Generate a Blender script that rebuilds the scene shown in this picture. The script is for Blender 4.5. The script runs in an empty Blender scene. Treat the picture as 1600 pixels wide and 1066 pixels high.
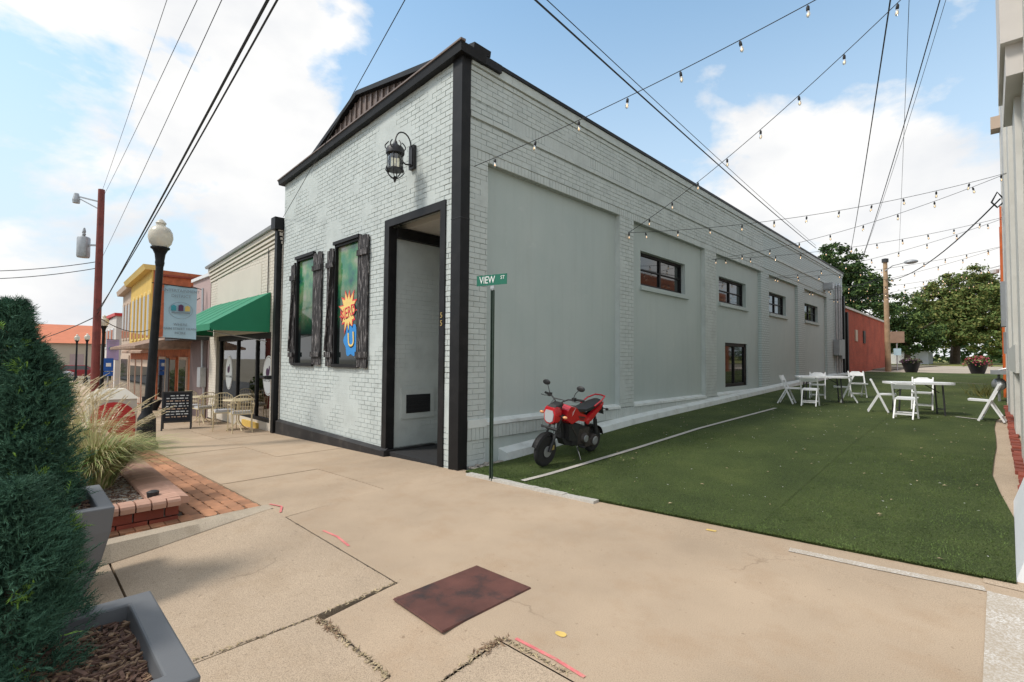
import bpy, math, random
from mathutils import Vector, Matrix
random.seed(7)
R = math.radians
SC = bpy.context.scene
COL = SC.collection

# ------------------------------------------------------------------ camera
CAM = Vector((5.116, -4.219, 1.5))
YAW, PITCH, ROLL = math.atan(748 / 765.), R(2.02), R(0.45)
fh = Vector((-math.sin(YAW), math.cos(YAW), 0)); rh = Vector((math.cos(YAW), math.sin(YAW), 0)); UP = Vector((0, 0, 1))
fw = fh * math.cos(PITCH) + UP * math.sin(PITCH)
u1 = UP * math.cos(PITCH) - fh * math.sin(PITCH)
rt = rh * math.cos(ROLL) + u1 * math.sin(ROLL)
u2 = u1 * math.cos(ROLL) - rh * math.sin(ROLL)
cam = bpy.data.objects.new('camera', bpy.data.cameras.new('camera'))
COL.objects.link(cam); SC.camera = cam
cam.data.sensor_width = 36; cam.data.lens = 36 * 765 / 1600.
cam.data.clip_start = 0.05; cam.data.clip_end = 3000
cam.matrix_world = Matrix(((rt.x, u2.x, -fw.x, CAM.x), (rt.y, u2.y, -fw.y, CAM.y), (rt.z, u2.z, -fw.z, CAM.z), (0, 0, 0, 1)))

# ------------------------------------------------------------------ sky and sun
SUN_AZ = Vector((-0.50, -0.866, 0)).normalized()      # direction towards the sun (horizontal)
SUN_EL = R(52)
W = bpy.data.worlds.new('World'); SC.world = W; W.use_nodes = True
nt = W.node_tree; nt.nodes.clear()
def N(t, tp, **k):
    n = t.nodes.new(tp)
    for a, b in k.items(): setattr(n, a, b)
    return n
out = N(nt, 'ShaderNodeOutputWorld'); bg = N(nt, 'ShaderNodeBackground')
sky = N(nt, 'ShaderNodeTexSky', sky_type='NISHITA'); sky.sun_disc = False
sky.sun_elevation = SUN_EL; sky.sun_rotation = math.atan2(SUN_AZ.x, SUN_AZ.y)
sky.air_density = 1.0; sky.dust_density = 0.6; sky.ozone_density = 1.6
tc = N(nt, 'ShaderNodeTexCoord'); sep = N(nt, 'ShaderNodeSeparateXYZ')
nt.links.new(tc.outputs['Generated'], sep.inputs[0])
wv = N(nt, 'ShaderNodeVectorMath', operation='MULTIPLY'); wv.inputs[1].default_value = (1.0, 1.0, 1.75)
nt.links.new(tc.outputs['Generated'], wv.inputs[0])
off = N(nt, 'ShaderNodeVectorMath', operation='ADD'); off.inputs[1].default_value = (2.3, 0.4, 5.0)
nt.links.new(wv.outputs[0], off.inputs[0])
n1 = N(nt, 'ShaderNodeTexNoise'); n1.inputs['Scale'].default_value = 2.3; n1.inputs['Detail'].default_value = 10; n1.inputs['Roughness'].default_value = 0.56; n1.inputs['Distortion'].default_value = 0.15
nt.links.new(off.outputs[0], n1.inputs['Vector'])
# clear air in one broad part of the sky
dp = N(nt, 'ShaderNodeVectorMath', operation='DOT_PRODUCT'); dp.inputs[1].default_value = (-0.50, 0.68, 0.535)
nt.links.new(tc.outputs['Generated'], dp.inputs[0])
mrb = N(nt, 'ShaderNodeMapRange', interpolation_type='SMOOTHSTEP'); mrb.inputs[1].default_value = 0.86; mrb.inputs[2].default_value = 0.99; mrb.inputs[3].default_value = 0.028; mrb.inputs[4].default_value = -0.09
nt.links.new(dp.outputs['Value'], mrb.inputs[0])
sm_ = N(nt, 'ShaderNodeMath', operation='ADD'); nt.links.new(n1.outputs['Fac'], sm_.inputs[0]); nt.links.new(mrb.outputs[0], sm_.inputs[1])
cr = N(nt, 'ShaderNodeValToRGB'); cr.color_ramp.elements[0].position = 0.47; cr.color_ramp.elements[1].position = 0.535
cr.color_ramp.elements[0].color = (0.0, 0.0, 0.0, 1)
nt.links.new(sm_.outputs[0], cr.inputs[0])
n2 = N(nt, 'ShaderNodeTexNoise'); n2.inputs['Scale'].default_value = 3.4; n2.inputs['Detail'].default_value = 7
nt.links.new(off.outputs[0], n2.inputs['Vector'])
cc = N(nt, 'ShaderNodeValToRGB'); cc.color_ramp.elements[0].position = 0.36; cc.color_ramp.elements[1].position = 0.6
cc.color_ramp.elements[0].color = (4.5, 4.65, 4.9, 1); cc.color_ramp.elements[1].color = (5.9, 5.85, 5.75, 1)
nt.links.new(n2.outputs['Fac'], cc.inputs[0])
tint = N(nt, 'ShaderNodeMix', data_type='RGBA', blend_type='MULTIPLY'); tint.inputs[0].default_value = 1.0; tint.inputs[7].default_value = (1.50, 1.66, 1.46, 1)
nt.links.new(sky.outputs[0], tint.inputs[6])
# pale haze low over the horizon
hz = N(nt, 'ShaderNodeMapRange', interpolation_type='SMOOTHSTEP'); hz.inputs[1].default_value = 0.0; hz.inputs[2].default_value = 0.72; hz.inputs[3].default_value = 0.97; hz.inputs[4].default_value = 0.0
nt.links.new(sep.outputs[2], hz.inputs[0])
mixh = N(nt, 'ShaderNodeMix', data_type='RGBA'); mixh.inputs[7].default_value = (3.9, 4.45, 5.0, 1)
nt.links.new(hz.outputs[0], mixh.inputs[0]); nt.links.new(tint.outputs[2], mixh.inputs[6])
mixs = N(nt, 'ShaderNodeMix', data_type='RGBA')
nt.links.new(cr.outputs[0], mixs.inputs[0]); nt.links.new(mixh.outputs[2], mixs.inputs[6]); nt.links.new(cc.outputs[0], mixs.inputs[7])
nt.links.new(mixs.outputs[2], bg.inputs[0]); bg.inputs[1].default_value = 0.14
nt.links.new(bg.outputs[0], out.inputs[0])
sun = bpy.data.objects.new('sun', bpy.data.lights.new('sun', 'SUN')); COL.objects.link(sun)
sun.data.energy = 2.3; sun.data.angle = R(10); sun.data.color = (1.0, 0.94, 0.86)
sd = Vector((SUN_AZ.x * math.cos(SUN_EL), SUN_AZ.y * math.cos(SUN_EL), math.sin(SUN_EL)))
sun.rotation_euler = sd.to_track_quat('Z', 'Y').to_euler(); sun.location = (0, -20, 30)
SC.view_settings.view_transform = 'Standard'; SC.view_settings.look = 'None'
SC.view_settings.exposure = 0.36; SC.view_settings.gamma = 1.0; SC.view_settings.use_curve_mapping = False

# ------------------------------------------------------------------ ground heights
def lerp_tab(v, xs, ys):
    if v <= xs[0]: return ys[0]
    for i in range(1, len(xs)):
        if v <= xs[i]:
            t = (v - xs[i-1]) / (xs[i] - xs[i-1]); return ys[i-1] + t * (ys[i] - ys[i-1])
    return ys[-1]
def gs(x): return lerp_tab(x, [-60, -27, 0], [-1.0, -.88, 0])
def ga(y): return lerp_tab(y, [-.2, .6, 4.5, 14.4, 23, 37, 60], [0, .02, .24, .56, .78, 1.05, 1.3])
def gd(y): return lerp_tab(-y, [2.4, 3.6, 6], [0, .13, .2])
def g(x, y, drop=None):
    d = (x > -.1) if drop is None else drop
    return gs(min(x, 0)) + ga(y) - (gd(y) if d else 0)

# ------------------------------------------------------------------ materials
MATS = {}
def _new(name):
    m = bpy.data.materials.new(name); m.use_nodes = True; MATS[name] = m
    t = m.node_tree; return m, t, t.nodes['Principled BSDF']
def _pos(t, obj=False):
    if obj: return N(t, 'ShaderNodeTexCoord').outputs['Object']
    return N(t, 'ShaderNodeNewGeometry').outputs['Position']
def _noise(t, vec, scale, detail=4, rough=.55):
    n = N(t, 'ShaderNodeTexNoise'); n.inputs['Scale'].default_value = scale; n.inputs['Detail'].default_value = detail; n.inputs['Roughness'].default_value = rough
    t.links.new(vec, n.inputs['Vector']); return n.outputs['Fac']
def _ramp(t, fac, stops):
    r = N(t, 'ShaderNodeValToRGB'); e = r.color_ramp.elements
    while len(e) < len(stops): e.new(0.5)
    for i, (p, c) in enumerate(stops):
        e[i].position = p; e[i].color = (c[0], c[1], c[2], 1)
    t.links.new(fac, r.inputs[0]); return r.outputs[0]
def _mix(t, fac, a, b, mode='MIX'):
    m = N(t, 'ShaderNodeMix', data_type='RGBA', blend_type=mode)
    for i, v in ((0, fac), (6, a), (7, b)):
        if isinstance(v, (int, float)): m.inputs[i].default_value = v
        elif isinstance(v, tuple): m.inputs[i].default_value = (v[0], v[1], v[2], 1)
        else: t.links.new(v, m.inputs[i])
    return m.outputs[2]
def _bump(t, b, h, strength, dist=.01):
    n = N(t, 'ShaderNodeBump'); n.inputs['Strength'].default_value = strength; n.inputs['Distance'].default_value = dist
    t.links.new(h, n.inputs['Height']); t.links.new(n.outputs[0], b.inputs['Normal'])
def pm(name, base, rough=.6, var=.12, scale=6, bump=0, bscale=60, metal=0, dirt=None, dscale=1.3, damt=.35, bdist=.004, coat=0, perobj=0, obj=False, spec=None):
    m, t, b = _new(name); p = _pos(t, obj)
    lo = tuple(c * (1 - var) for c in base); hi = tuple(min(1, c * (1 + var)) for c in base)
    c = _ramp(t, _noise(t, p, scale, 5), [(.3, lo), (.7, hi)])
    if dirt:
        f = _ramp(t, _noise(t, p, dscale, 7, .65), [(.5, (0, 0, 0)), (.72, (damt, damt, damt))])
        c = _mix(t, f, c, dirt)
    if perobj:
        oi = N(t, 'ShaderNodeObjectInfo').outputs['Random']
        mr = N(t, 'ShaderNodeMapRange'); mr.inputs[3].default_value = 1 - perobj; mr.inputs[4].default_value = 1 + perobj
        t.links.new(oi, mr.inputs[0])
        vm = N(t, 'ShaderNodeVectorMath', operation='SCALE'); t.links.new(c, vm.inputs[0]); t.links.new(mr.outputs[0], vm.inputs[3]); c = vm.outputs[0]
    t.links.new(c, b.inputs['Base Color'])
    b.inputs['Roughness'].default_value = rough; b.inputs['Metallic'].default_value = metal
    if coat: b.inputs['Coat Weight'].default_value = coat
    if spec is not None: b.inputs['Specular IOR Level'].default_value = spec
    if bump: _bump(t, b, _noise(t, p, bscale, 4, .6), bump, bdist)
    return m
# painted masonry
pm('paint_brick', (.52, .565, .545), .75, .07, 3, .5, 45, dirt=(.36, .40, .385), dscale=2.5, damt=.5, bdist=.006)
pm('paint_joint', (.33, .365, .35), .9, .3, 20)
m, t, b = _new('paint_stucco'); p = _pos(t)
c = _ramp(t, _noise(t, p, .6, 6, .6), [(.32, (.41, .475, .458)), (.5, (.445, .505, .485)), (.7, (.475, .53, .505))])
mp = N(t, 'ShaderNodeMapping'); mp.inputs['Scale'].default_value = (5, 5, .35); t.links.new(p, mp.inputs[0])
f = _ramp(t, _noise(t, mp.outputs[0], 1.5, 7, .65), [(.50, (0, 0, 0)), (.74, (.32, .32, .32))]); c = _mix(t, f, c, (.36, .40, .38))
f = _ramp(t, _noise(t, p, 5, 8, .7), [(.60, (0, 0, 0)), (.72, (.5, .5, .5))]); c = _mix(t, f, c, (.54, .575, .55))
t.links.new(c, b.inputs['Base Color']); b.inputs['Roughness'].default_value = .75; _bump(t, b, _noise(t, p, 18, 6, .65), .25, .006)
pm('paint_ledge', (.66, .70, .68), .7, .06, 5, .3, 30, dirt=(.42, .43, .40), dscale=4, damt=.6)
pm('plaster_dark', (.36, .40, .39), .8, .1, 6)
pm('black_metal', (.010, .010, .011), .5, .2, 4, .06, 30, dirt=(.03, .028, .027), dscale=2, damt=.5, spec=.25)
pm('black_iron', (.012, .012, .014), .5, .2, 30, .2, 80)
pm('black_base', (.014, .013, .014), .6, .3, 4, .4, 25, dirt=(.09, .08, .07), dscale=3, damt=.6)
pm('bronze_metal', (.17, .125, .105), .5, .12, 2, .05, 10)
pm('mat_rubber', (.02, .02, .021), .95, .3, 60, .4, 200)
pm('cream_brick', (.66, .60, .51), .8, .05, 4, .3, 40, dirt=(.45, .41, .35), dscale=2)
pm('cream_joint', (.44, .40, .34), .9, .1, 20)
pm('cream_panel', (.62, .565, .48), .75, .03, 1.5, .08, 20, dirt=(.48, .45, .4), dscale=.9)
pm('pink_wall', (.45, .33, .31), .8, .06, 3, .2, 30)
pm('mauve_panel', (.16, .11, .105), .65, .1, 2)
pm('grey_steel', (.33, .34, .35), .45, .1, 4, .05, 20, metal=.5)
pm('galv', (.42, .43, .44), .5, .12, 8, .1, 40, metal=.6)
pm('white_metal', (.72, .72, .72), .5, .04, 4)
pm('white_plastic', (.80, .80, .80), .42, .03, 5, .04, 40)
pm('dark_steel', (.05, .05, .052), .5, .15, 8, metal=.4)
pm('chrome', (.6, .6, .62), .2, .05, 5, metal=1)
pm('red_paint', (.52, .012, .022), .22, .05, 6, coat=.6)
pm('red_matte', (.55, .03, .03), .5, .1, 6)
pm('tyre', (.018, .018, .018), .85, .25, 40, .3, 120)
pm('black_plastic', (.02, .02, .021), .55, .2, 20, .1, 90)
pm('engine_dark', (.06, .05, .045), .6, .4, 25, .3, 60, metal=.3)
pm('seat_vinyl', (.02, .02, .021), .5, .2, 30, .15, 120)
pm('amber', (.75, .36, .16), .2, .05, 9)
pm('green_sign', (.008, .14, .085), .4, .06, 5)
pm('green_post', (.028, .05, .036), .45, .25, 12, .1, 50, metal=.2)
pm('sign_white', (.85, .87, .85), .5, .02, 5)
pm('awning_green', (.012, .20, .10), .75, .06, 3, .15, 120)
pm('cream_steel', (.62, .52, .33), .45, .06, 8)
pm('cushion', (.42, .42, .43), .9, .25, 40, .2, 60)
pm('chalk_black', (.012, .013, .018), .8, .3, 8)
pm('chalk_white', (.65, .68, .70), .9, .2, 60)
pm('chalk_colour', (.55, .40, .30), .9, .3, 30)
pm('wood_red', (.20, .045, .035), .75, .3, 3, .4, 30, dirt=(.06, .025, .02), dscale=2, damt=.7)
pm('wood_pole', (.40, .27, .16), .85, .2, 4, .5, 25, dirt=(.2, .14, .09), dscale=1.5, damt=.6)
pm('banner_blue', (.42, .58, .66), .8, .03, 3, .15, 9, bdist=.02)
pm('banner_violet', (.42, .34, .56), .8, .06, 3, .15, 9, bdist=.02)
pm('print_grey', (.22, .26, .30), .8, .05, 8)
pm('print_teal', (.05, .30, .36), .8, .1, 8)
pm('print_plum', (.10, .04, .10), .8, .1, 8)
pm('print_yellow', (.65, .48, .14), .8, .1, 8)
pm('sign_blue', (.01, .10, .42), .5, .08, 5)
pm('sign_tan', (.30, .20, .14), .6, .15, 4)
pm('brick_orange', (.42, .13, .055), .85, .25, 5, .3, 40, dirt=(.22, .08, .045), dscale=1.5)
pm('brick_red', (.26, .06, .035), .85, .22, 4, .4, 50, perobj=.25, dirt=(.14, .05, .035), dscale=5)
pm('brick_cap', (.50, .29, .21), .8, .12, 6, .4, 60, perobj=.12, dirt=(.36, .22, .16), dscale=6)
pm('paver', (.42, .20, .105), .85, .2, 5, .5, 70, perobj=.22, dirt=(.24, .14, .085), dscale=4, damt=.6)
pm('mortar_grey', (.33, .30, .26), .95, .15, 30, .4, 90)
pm('sand_joint', (.10, .08, .055), .95, .3, 40, .5, 100)
pm('soil', (.10, .075, .055), .95, .3, 12, .6, 40)
pm('bark', (.12, .065, .045), .9, .45, 45, .5, 90)
pm('bark_pale', (.26, .165, .10), .9, .35, 40, .3, 90)
pm('planter_grey', (.115, .12, .128), .5, .06, 3, .12, 120)
pm('planter_black', (.022, .024, .03), .5, .1, 3)
pm('yellow_wall', (.66, .44, .10), .75, .06, 2, .1, 20)
pm('yellow_trim', (.72, .52, .17), .7, .05, 2)
pm('tan_wall', (.52, .40, .31), .8, .06, 2, .1, 20)
pm('pale_wall', (.62, .58, .54), .8, .08, 1.5, .2, 20)
pm('beige_wall', (.55, .45, .34), .85, .05, .6)
pm('orange_roof', (.58, .18, .085), .7, .08, 1.2)
pm('shingle', (.26, .17, .12), .9, .3, 7, .5, 40, perobj=.2)
pm('white_wall', (.74, .75, .76), .7, .04, 1)
pm('paint_offwhite', (.60, .585, .54), .75, .05, 3, .35, 30, dirt=(.42, .40, .36), dscale=2)
pm('orange_pipe', (.62, .13, .03), .5, .15, 5)
pm('rust_plate', (.105, .04, .03), .7, .3, 4, .3, 50, dirt=(.022, .02, .02), dscale=5.0, damt=1.0)
pm('paint_pink', (.66, .17, .17), .9, .2, 12, dirt=(.47, .35, .24), dscale=30, damt=.9)
pm('paint_yellow', (.68, .47, .13), .9, .15, 15, dirt=(.47, .35, .24), dscale=30, damt=.8)
pm('plume', (.74, .62, .44), .9, .2, 30)
pm('blade_green', (.27, .32, .11), .7, .35, 9, spec=.2)
pm('blade_straw', (.50, .42, .22), .8, .25, 9, spec=.2)
pm('conifer', (.055, .125, .078), .7, .45, 9, spec=.15)
pm('conifer_tip', (.22, .38, .07), .7, .3, 9, spec=.15)
pm('leaf_mid', (.12, .17, .05), .75, .45, .9, spec=.15)
pm('leaf_dark', (.052, .095, .034), .75, .45, 1.1, spec=.15)
pm('leaf_olive', (.22, .22, .07), .75, .4, .8, spec=.15)
pm('trunk', (.13, .095, .07), .9, .3, 5, .5, 20)
pm('flower_pink', (.60, .10, .16), .7, .4, 12)
pm('flower_violet', (.22, .12, .2), .7, .4, 12)
pm('cable_black', (.012, .012, .013), .6, .1, 5)
pm('leaf_litter', (.42, .33, .20), .9, .4, 30)
pm('litter_pale', (.75, .74, .72), .8, .1, 30)
pm('car_white', (.75, .76, .78), .25, .02, 2, coat=.5)
pm('car_red', (.30, .015, .02), .25, .04, 2, coat=.5)
pm('car_grey', (.25, .26, .28), .3, .04, 2, coat=.5)
pm('asphalt', (.055, .054, .052), .92, .2, 3, .4, 90)
pm('gold', (.55, .40, .15), .35, .05, 9, metal=.6)
pm('blue_print', (.03, .25, .62), .5, .06, 9)
pm('burst_red', (.75, .06, .07), .5, .06, 9)
pm('burst_yellow', (.85, .62, .20), .5, .05, 9)
pm('ink', (.012, .012, .014), .6, .1, 9)
pm('interior', (.16, .12, .09), .9, .2, 1.5)
pm('shed_white', (.72, .74, .78), .6, .04, 1)

def glass(name, tint=(.92, .95, .95), refl=.22):
    m, t, b = _new(name)
    t.nodes.remove(b); o = t.nodes['Material Output']
    tr = N(t, 'ShaderNodeBsdfTransparent'); tr.inputs[0].default_value = (*tint, 1)
    gl = N(t, 'ShaderNodeBsdfGlossy'); gl.inputs['Roughness'].default_value = .02
    fr = N(t, 'ShaderNodeFresnel'); fr.inputs[0].default_value = 1.5
    ad = N(t, 'ShaderNodeMath', operation='ADD', use_clamp=True); ad.inputs[1].default_value = refl * .4
    t.links.new(fr.outputs[0], ad.inputs[0])
    mm = N(t, 'ShaderNodeMixShader'); t.links.new(ad.outputs[0], mm.inputs[0]); t.links.new(tr.outputs[0], mm.inputs[1]); t.links.new(gl.outputs[0], mm.inputs[2])
    t.links.new(mm.outputs[0], o.inputs[0]); return m
glass('shop_glass', (.9, .93, .93), .45); glass('lamp_glass', (.93, .88, .76), .3); glass('bulb_glass', (.9, .85, .75), .5)
def dark_glass(name, base=(.012, .013, .014)):
    m, t, b = _new(name); b.inputs['Base Color'].default_value = (*base, 1); b.inputs['Roughness'].default_value = .04
    b.inputs['Specular IOR Level'].default_value = 1.0; return m
dark_glass('dark_glass'); dark_glass('headlamp', (.45, .47, .5))
def emis(name, col, s):
    m, t, b = _new(name); b.inputs['Base Color'].default_value = (*col, 1)
    b.inputs['Emission Color'].default_value = (*col, 1); b.inputs['Emission Strength'].default_value = s
emis('filament', (1.0, .66, .36), 2.2); emis('shop_lamp', (1.0, .8, .5), 9.0)
# frosted globe
m, t, b = _new('globe'); b.inputs['Base Color'].default_value = (.78, .72, .60, 1); b.inputs['Roughness'].default_value = .3
b.inputs['Transmission Weight'].default_value = .35; b.inputs['Subsurface Weight'].default_value = .0
# window film: printed green swirl over black
m, t, b = _new('window_film'); p = _pos(t)
c = _ramp(t, _noise(t, p, 2.4, 4, .5), [(.30, (.012, .07, .075)), (.45, (.04, .20, .085)), (.56, (.16, .26, .12)), (.68, (.34, .32, .27))])
sp = N(t, 'ShaderNodeSeparateXYZ'); t.links.new(p, sp.inputs[0])
mr = N(t, 'ShaderNodeMapRange'); mr.inputs[1].default_value = 2.0; mr.inputs[2].default_value = 3.0; t.links.new(sp.outputs[2], mr.inputs[0])
t.links.new(_mix(t, mr.outputs[0], (.008, .012, .012), c), b.inputs['Base Color']); b.inputs['Roughness'].default_value = .06; b.inputs['Specular IOR Level'].default_value = .6
# weathered shutter boards
m, t, b = _new('shutter_wood'); p = _pos(t)
mp = N(t, 'ShaderNodeMapping'); mp.inputs['Scale'].default_value = (22, 22, 2.2); t.links.new(p, mp.inputs[0])
c = _ramp(t, _noise(t, mp.outputs[0], 1.6, 8, .7), [(.44, (.010, .009, .010)), (.55, (.035, .03, .03)), (.64, (.46, .43, .42))])
t.links.new(c, b.inputs['Base Color']); b.inputs['Roughness'].default_value = .75; _bump(t, b, _noise(t, mp.outputs[0], 2, 6), .5, .006)
# concrete
def concrete(name, base, stain, agg=0.25):
    m, t, b = _new(name); p = _pos(t)
    c = _ramp(t, _noise(t, p, .7, 6, .6), [(.3, tuple(x * .84 for x in base)), (.5, base), (.72, tuple(x * 1.13 for x in base))])
    f = _ramp(t, _noise(t, p, 2.2, 8, .7), [(.5, (0, 0, 0)), (.75, (.5, .5, .5))]); c = _mix(t, f, c, stain)
    sp_ = _ramp(t, _noise(t, p, 170, 3, .7), [(.36, (1 - agg * 1.6,) * 3), (.52, (1, 1, 1)), (.72, (1 + agg * .5,) * 3)]); c = _mix(t, 1.0, c, sp_, 'MULTIPLY')
    vo = N(t, 'ShaderNodeTexVoronoi', feature='DISTANCE_TO_EDGE'); vo.inputs['Scale'].default_value = .42
    wp = N(t, 'ShaderNodeVectorMath', operation='ADD'); ns = N(t, 'ShaderNodeTexNoise'); ns.inputs['Scale'].default_value = 2.5; ns.inputs['Detail'].default_value = 6; t.links.new(p, ns.inputs['Vector'])
    sc_ = N(t, 'ShaderNodeVectorMath', operation='SCALE'); sc_.inputs[3].default_value = .5; t.links.new(ns.outputs['Color'], sc_.inputs[0]); t.links.new(p, wp.inputs[0]); t.links.new(sc_.outputs[0], wp.inputs[1]); t.links.new(wp.outputs[0], vo.inputs['Vector'])
    ck = _ramp(t, vo.outputs['Distance'], [(.0, (.55, .55, .55)), (.0035, (0, 0, 0))]); ck = _mix(t, 1.0, ck, _ramp(t, _noise(t, p, .9, 3), [(.54, (0, 0, 0)), (.64, (.7, .7, .7))]), 'MULTIPLY'); c = _mix(t, ck, c, tuple(x * .35 for x in stain))
    k = _ramp(t, _noise(t, p, 23, 2, .5), [(.70, (0, 0, 0)), (.76, (.55, .55, .55))]); c = _mix(t, k, c, tuple(x * .5 for x in stain))
    oi = N(t, 'ShaderNodeObjectInfo').outputs['Random']
    mr = N(t, 'ShaderNodeMapRange'); mr.inputs[3].default_value = .93; mr.inputs[4].default_value = 1.06; t.links.new(oi, mr.inputs[0])
    vm = N(t, 'ShaderNodeVectorMath', operation='SCALE'); t.links.new(c, vm.inputs[0]); t.links.new(mr.outputs[0], vm.inputs[3])
    t.links.new(vm.outputs[0], b.inputs['Base Color']); b.inputs['Roughness'].default_value = .9; b.inputs['Specular IOR Level'].default_value = .25
    _bump(t, b, _noise(t, p, 130, 4, .7), .35, .004); return m
concrete('concrete', (.455, .345, .243), (.38, .25, .15), .17)
concrete('concrete_rough', (.45, .348, .25), (.34, .245, .155), .28)
concrete('concrete_curb', (.45, .375, .285), (.25, .19, .13), .2)
concrete('road_concrete', (.47, .40, .32), (.38, .31, .23), .1)
# worn white paint over concrete
m, t, b = _new('worn_paint'); p = _pos(t)
f = _mix(t, .6, _ramp(t, _noise(t, p, 75, 8, .8), [(.46, (0, 0, 0)), (.58, (.9, .9, .9))]), _ramp(t, _noise(t, p, 4, 5, .7), [(.42, (0, 0, 0)), (.60, (1, 1, 1))]), 'MULTIPLY')
t.links.new(_mix(t, f, (.40, .33, .25), (.72, .70, .67)), b.inputs['Base Color']); b.inputs['Roughness'].default_value = .85
# artificial turf
m, t, b = _new('turf'); p = _pos(t)
c = _ramp(t, _noise(t, p, 90, 4, .8), [(.32, (.018, .030, .010)), (.52, (.066, .092, .030)), (.72, (.155, .19, .075))])
f = _ramp(t, _noise(t, p, .8, 6, .65), [(.34, (.86, .86, .9)), (.5, (1.15, 1.12, 1.1)), (.68, (1.62, 1.48, 1.4))]); c = _mix(t, 1.0, c, f, 'MULTIPLY')
t.links.new(c, b.inputs['Base Color']); b.inputs['Roughness'].default_value = .9; b.inputs['Specular IOR Level'].default_value = .15
_bump(t, b, _noise(t, p, 140, 3, .8), .9, .02)
pm('turf_blade', (.10, .145, .042), .8, .45, 3, spec=.15)
pm('turf_line', (.46, .43, .38), .9, .15, 40, .5, 120)
pm('ground_dirt', (.20, .17, .12), .95, .25, .6, .3, 8)
# far brick by node pattern
m, t, b = _new('brick_far'); p = _pos(t)
sx = N(t, 'ShaderNodeSeparateXYZ'); t.links.new(p, sx.inputs[0]); cb = N(t, 'ShaderNodeCombineXYZ'); t.links.new(sx.outputs[1], cb.inputs[0]); t.links.new(sx.outputs[2], cb.inputs[1])
bt = N(t, 'ShaderNodeTexBrick'); bt.inputs['Scale'].default_value = 1; bt.inputs['Brick Width'].default_value = .21; bt.inputs['Row Height'].default_value = .075; bt.inputs['Mortar Size'].default_value = .009
bt.inputs['Color1'].default_value = (.46, .078, .033, 1); bt.inputs['Color2'].default_value = (.38, .058, .026, 1); bt.inputs['Mortar'].default_value = (.26, .075, .045, 1)
t.links.new(cb.outputs[0], bt.inputs[0])
f = _ramp(t, _noise(t, p, 1.1, 6, .6), [(.3, (.72, .7, .7)), (.7, (1.2, 1.2, 1.2))])
t.links.new(_mix(t, 1.0, bt.outputs[0], f, 'MULTIPLY'), b.inputs['Base Color']); b.inputs['Roughness'].default_value = .9
# far painted brick on the side wall
m, t, b = _new('paint_brick_far'); p = _pos(t)
sx = N(t, 'ShaderNodeSeparateXYZ'); t.links.new(p, sx.inputs[0]); cb = N(t, 'ShaderNodeCombineXYZ'); t.links.new(sx.outputs[1], cb.inputs[0]); t.links.new(sx.outputs[2], cb.inputs[1])
bt = N(t, 'ShaderNodeTexBrick'); bt.inputs['Scale'].default_value = 1; bt.inputs['Brick Width'].default_value = .215; bt.inputs['Row Height'].default_value = .075; bt.inputs['Mortar Size'].default_value = .007
bt.inputs['Color1'].default_value = (.50, .565, .55, 1); bt.inputs['Color2'].default_value = (.47, .53, .515, 1); bt.inputs['Mortar'].default_value = (.27, .31, .30, 1)
t.links.new(cb.outputs[0], bt.inputs[0]); t.links.new(bt.outputs[0], b.inputs['Base Color']); b.inputs['Roughness'].default_value = .8

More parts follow.
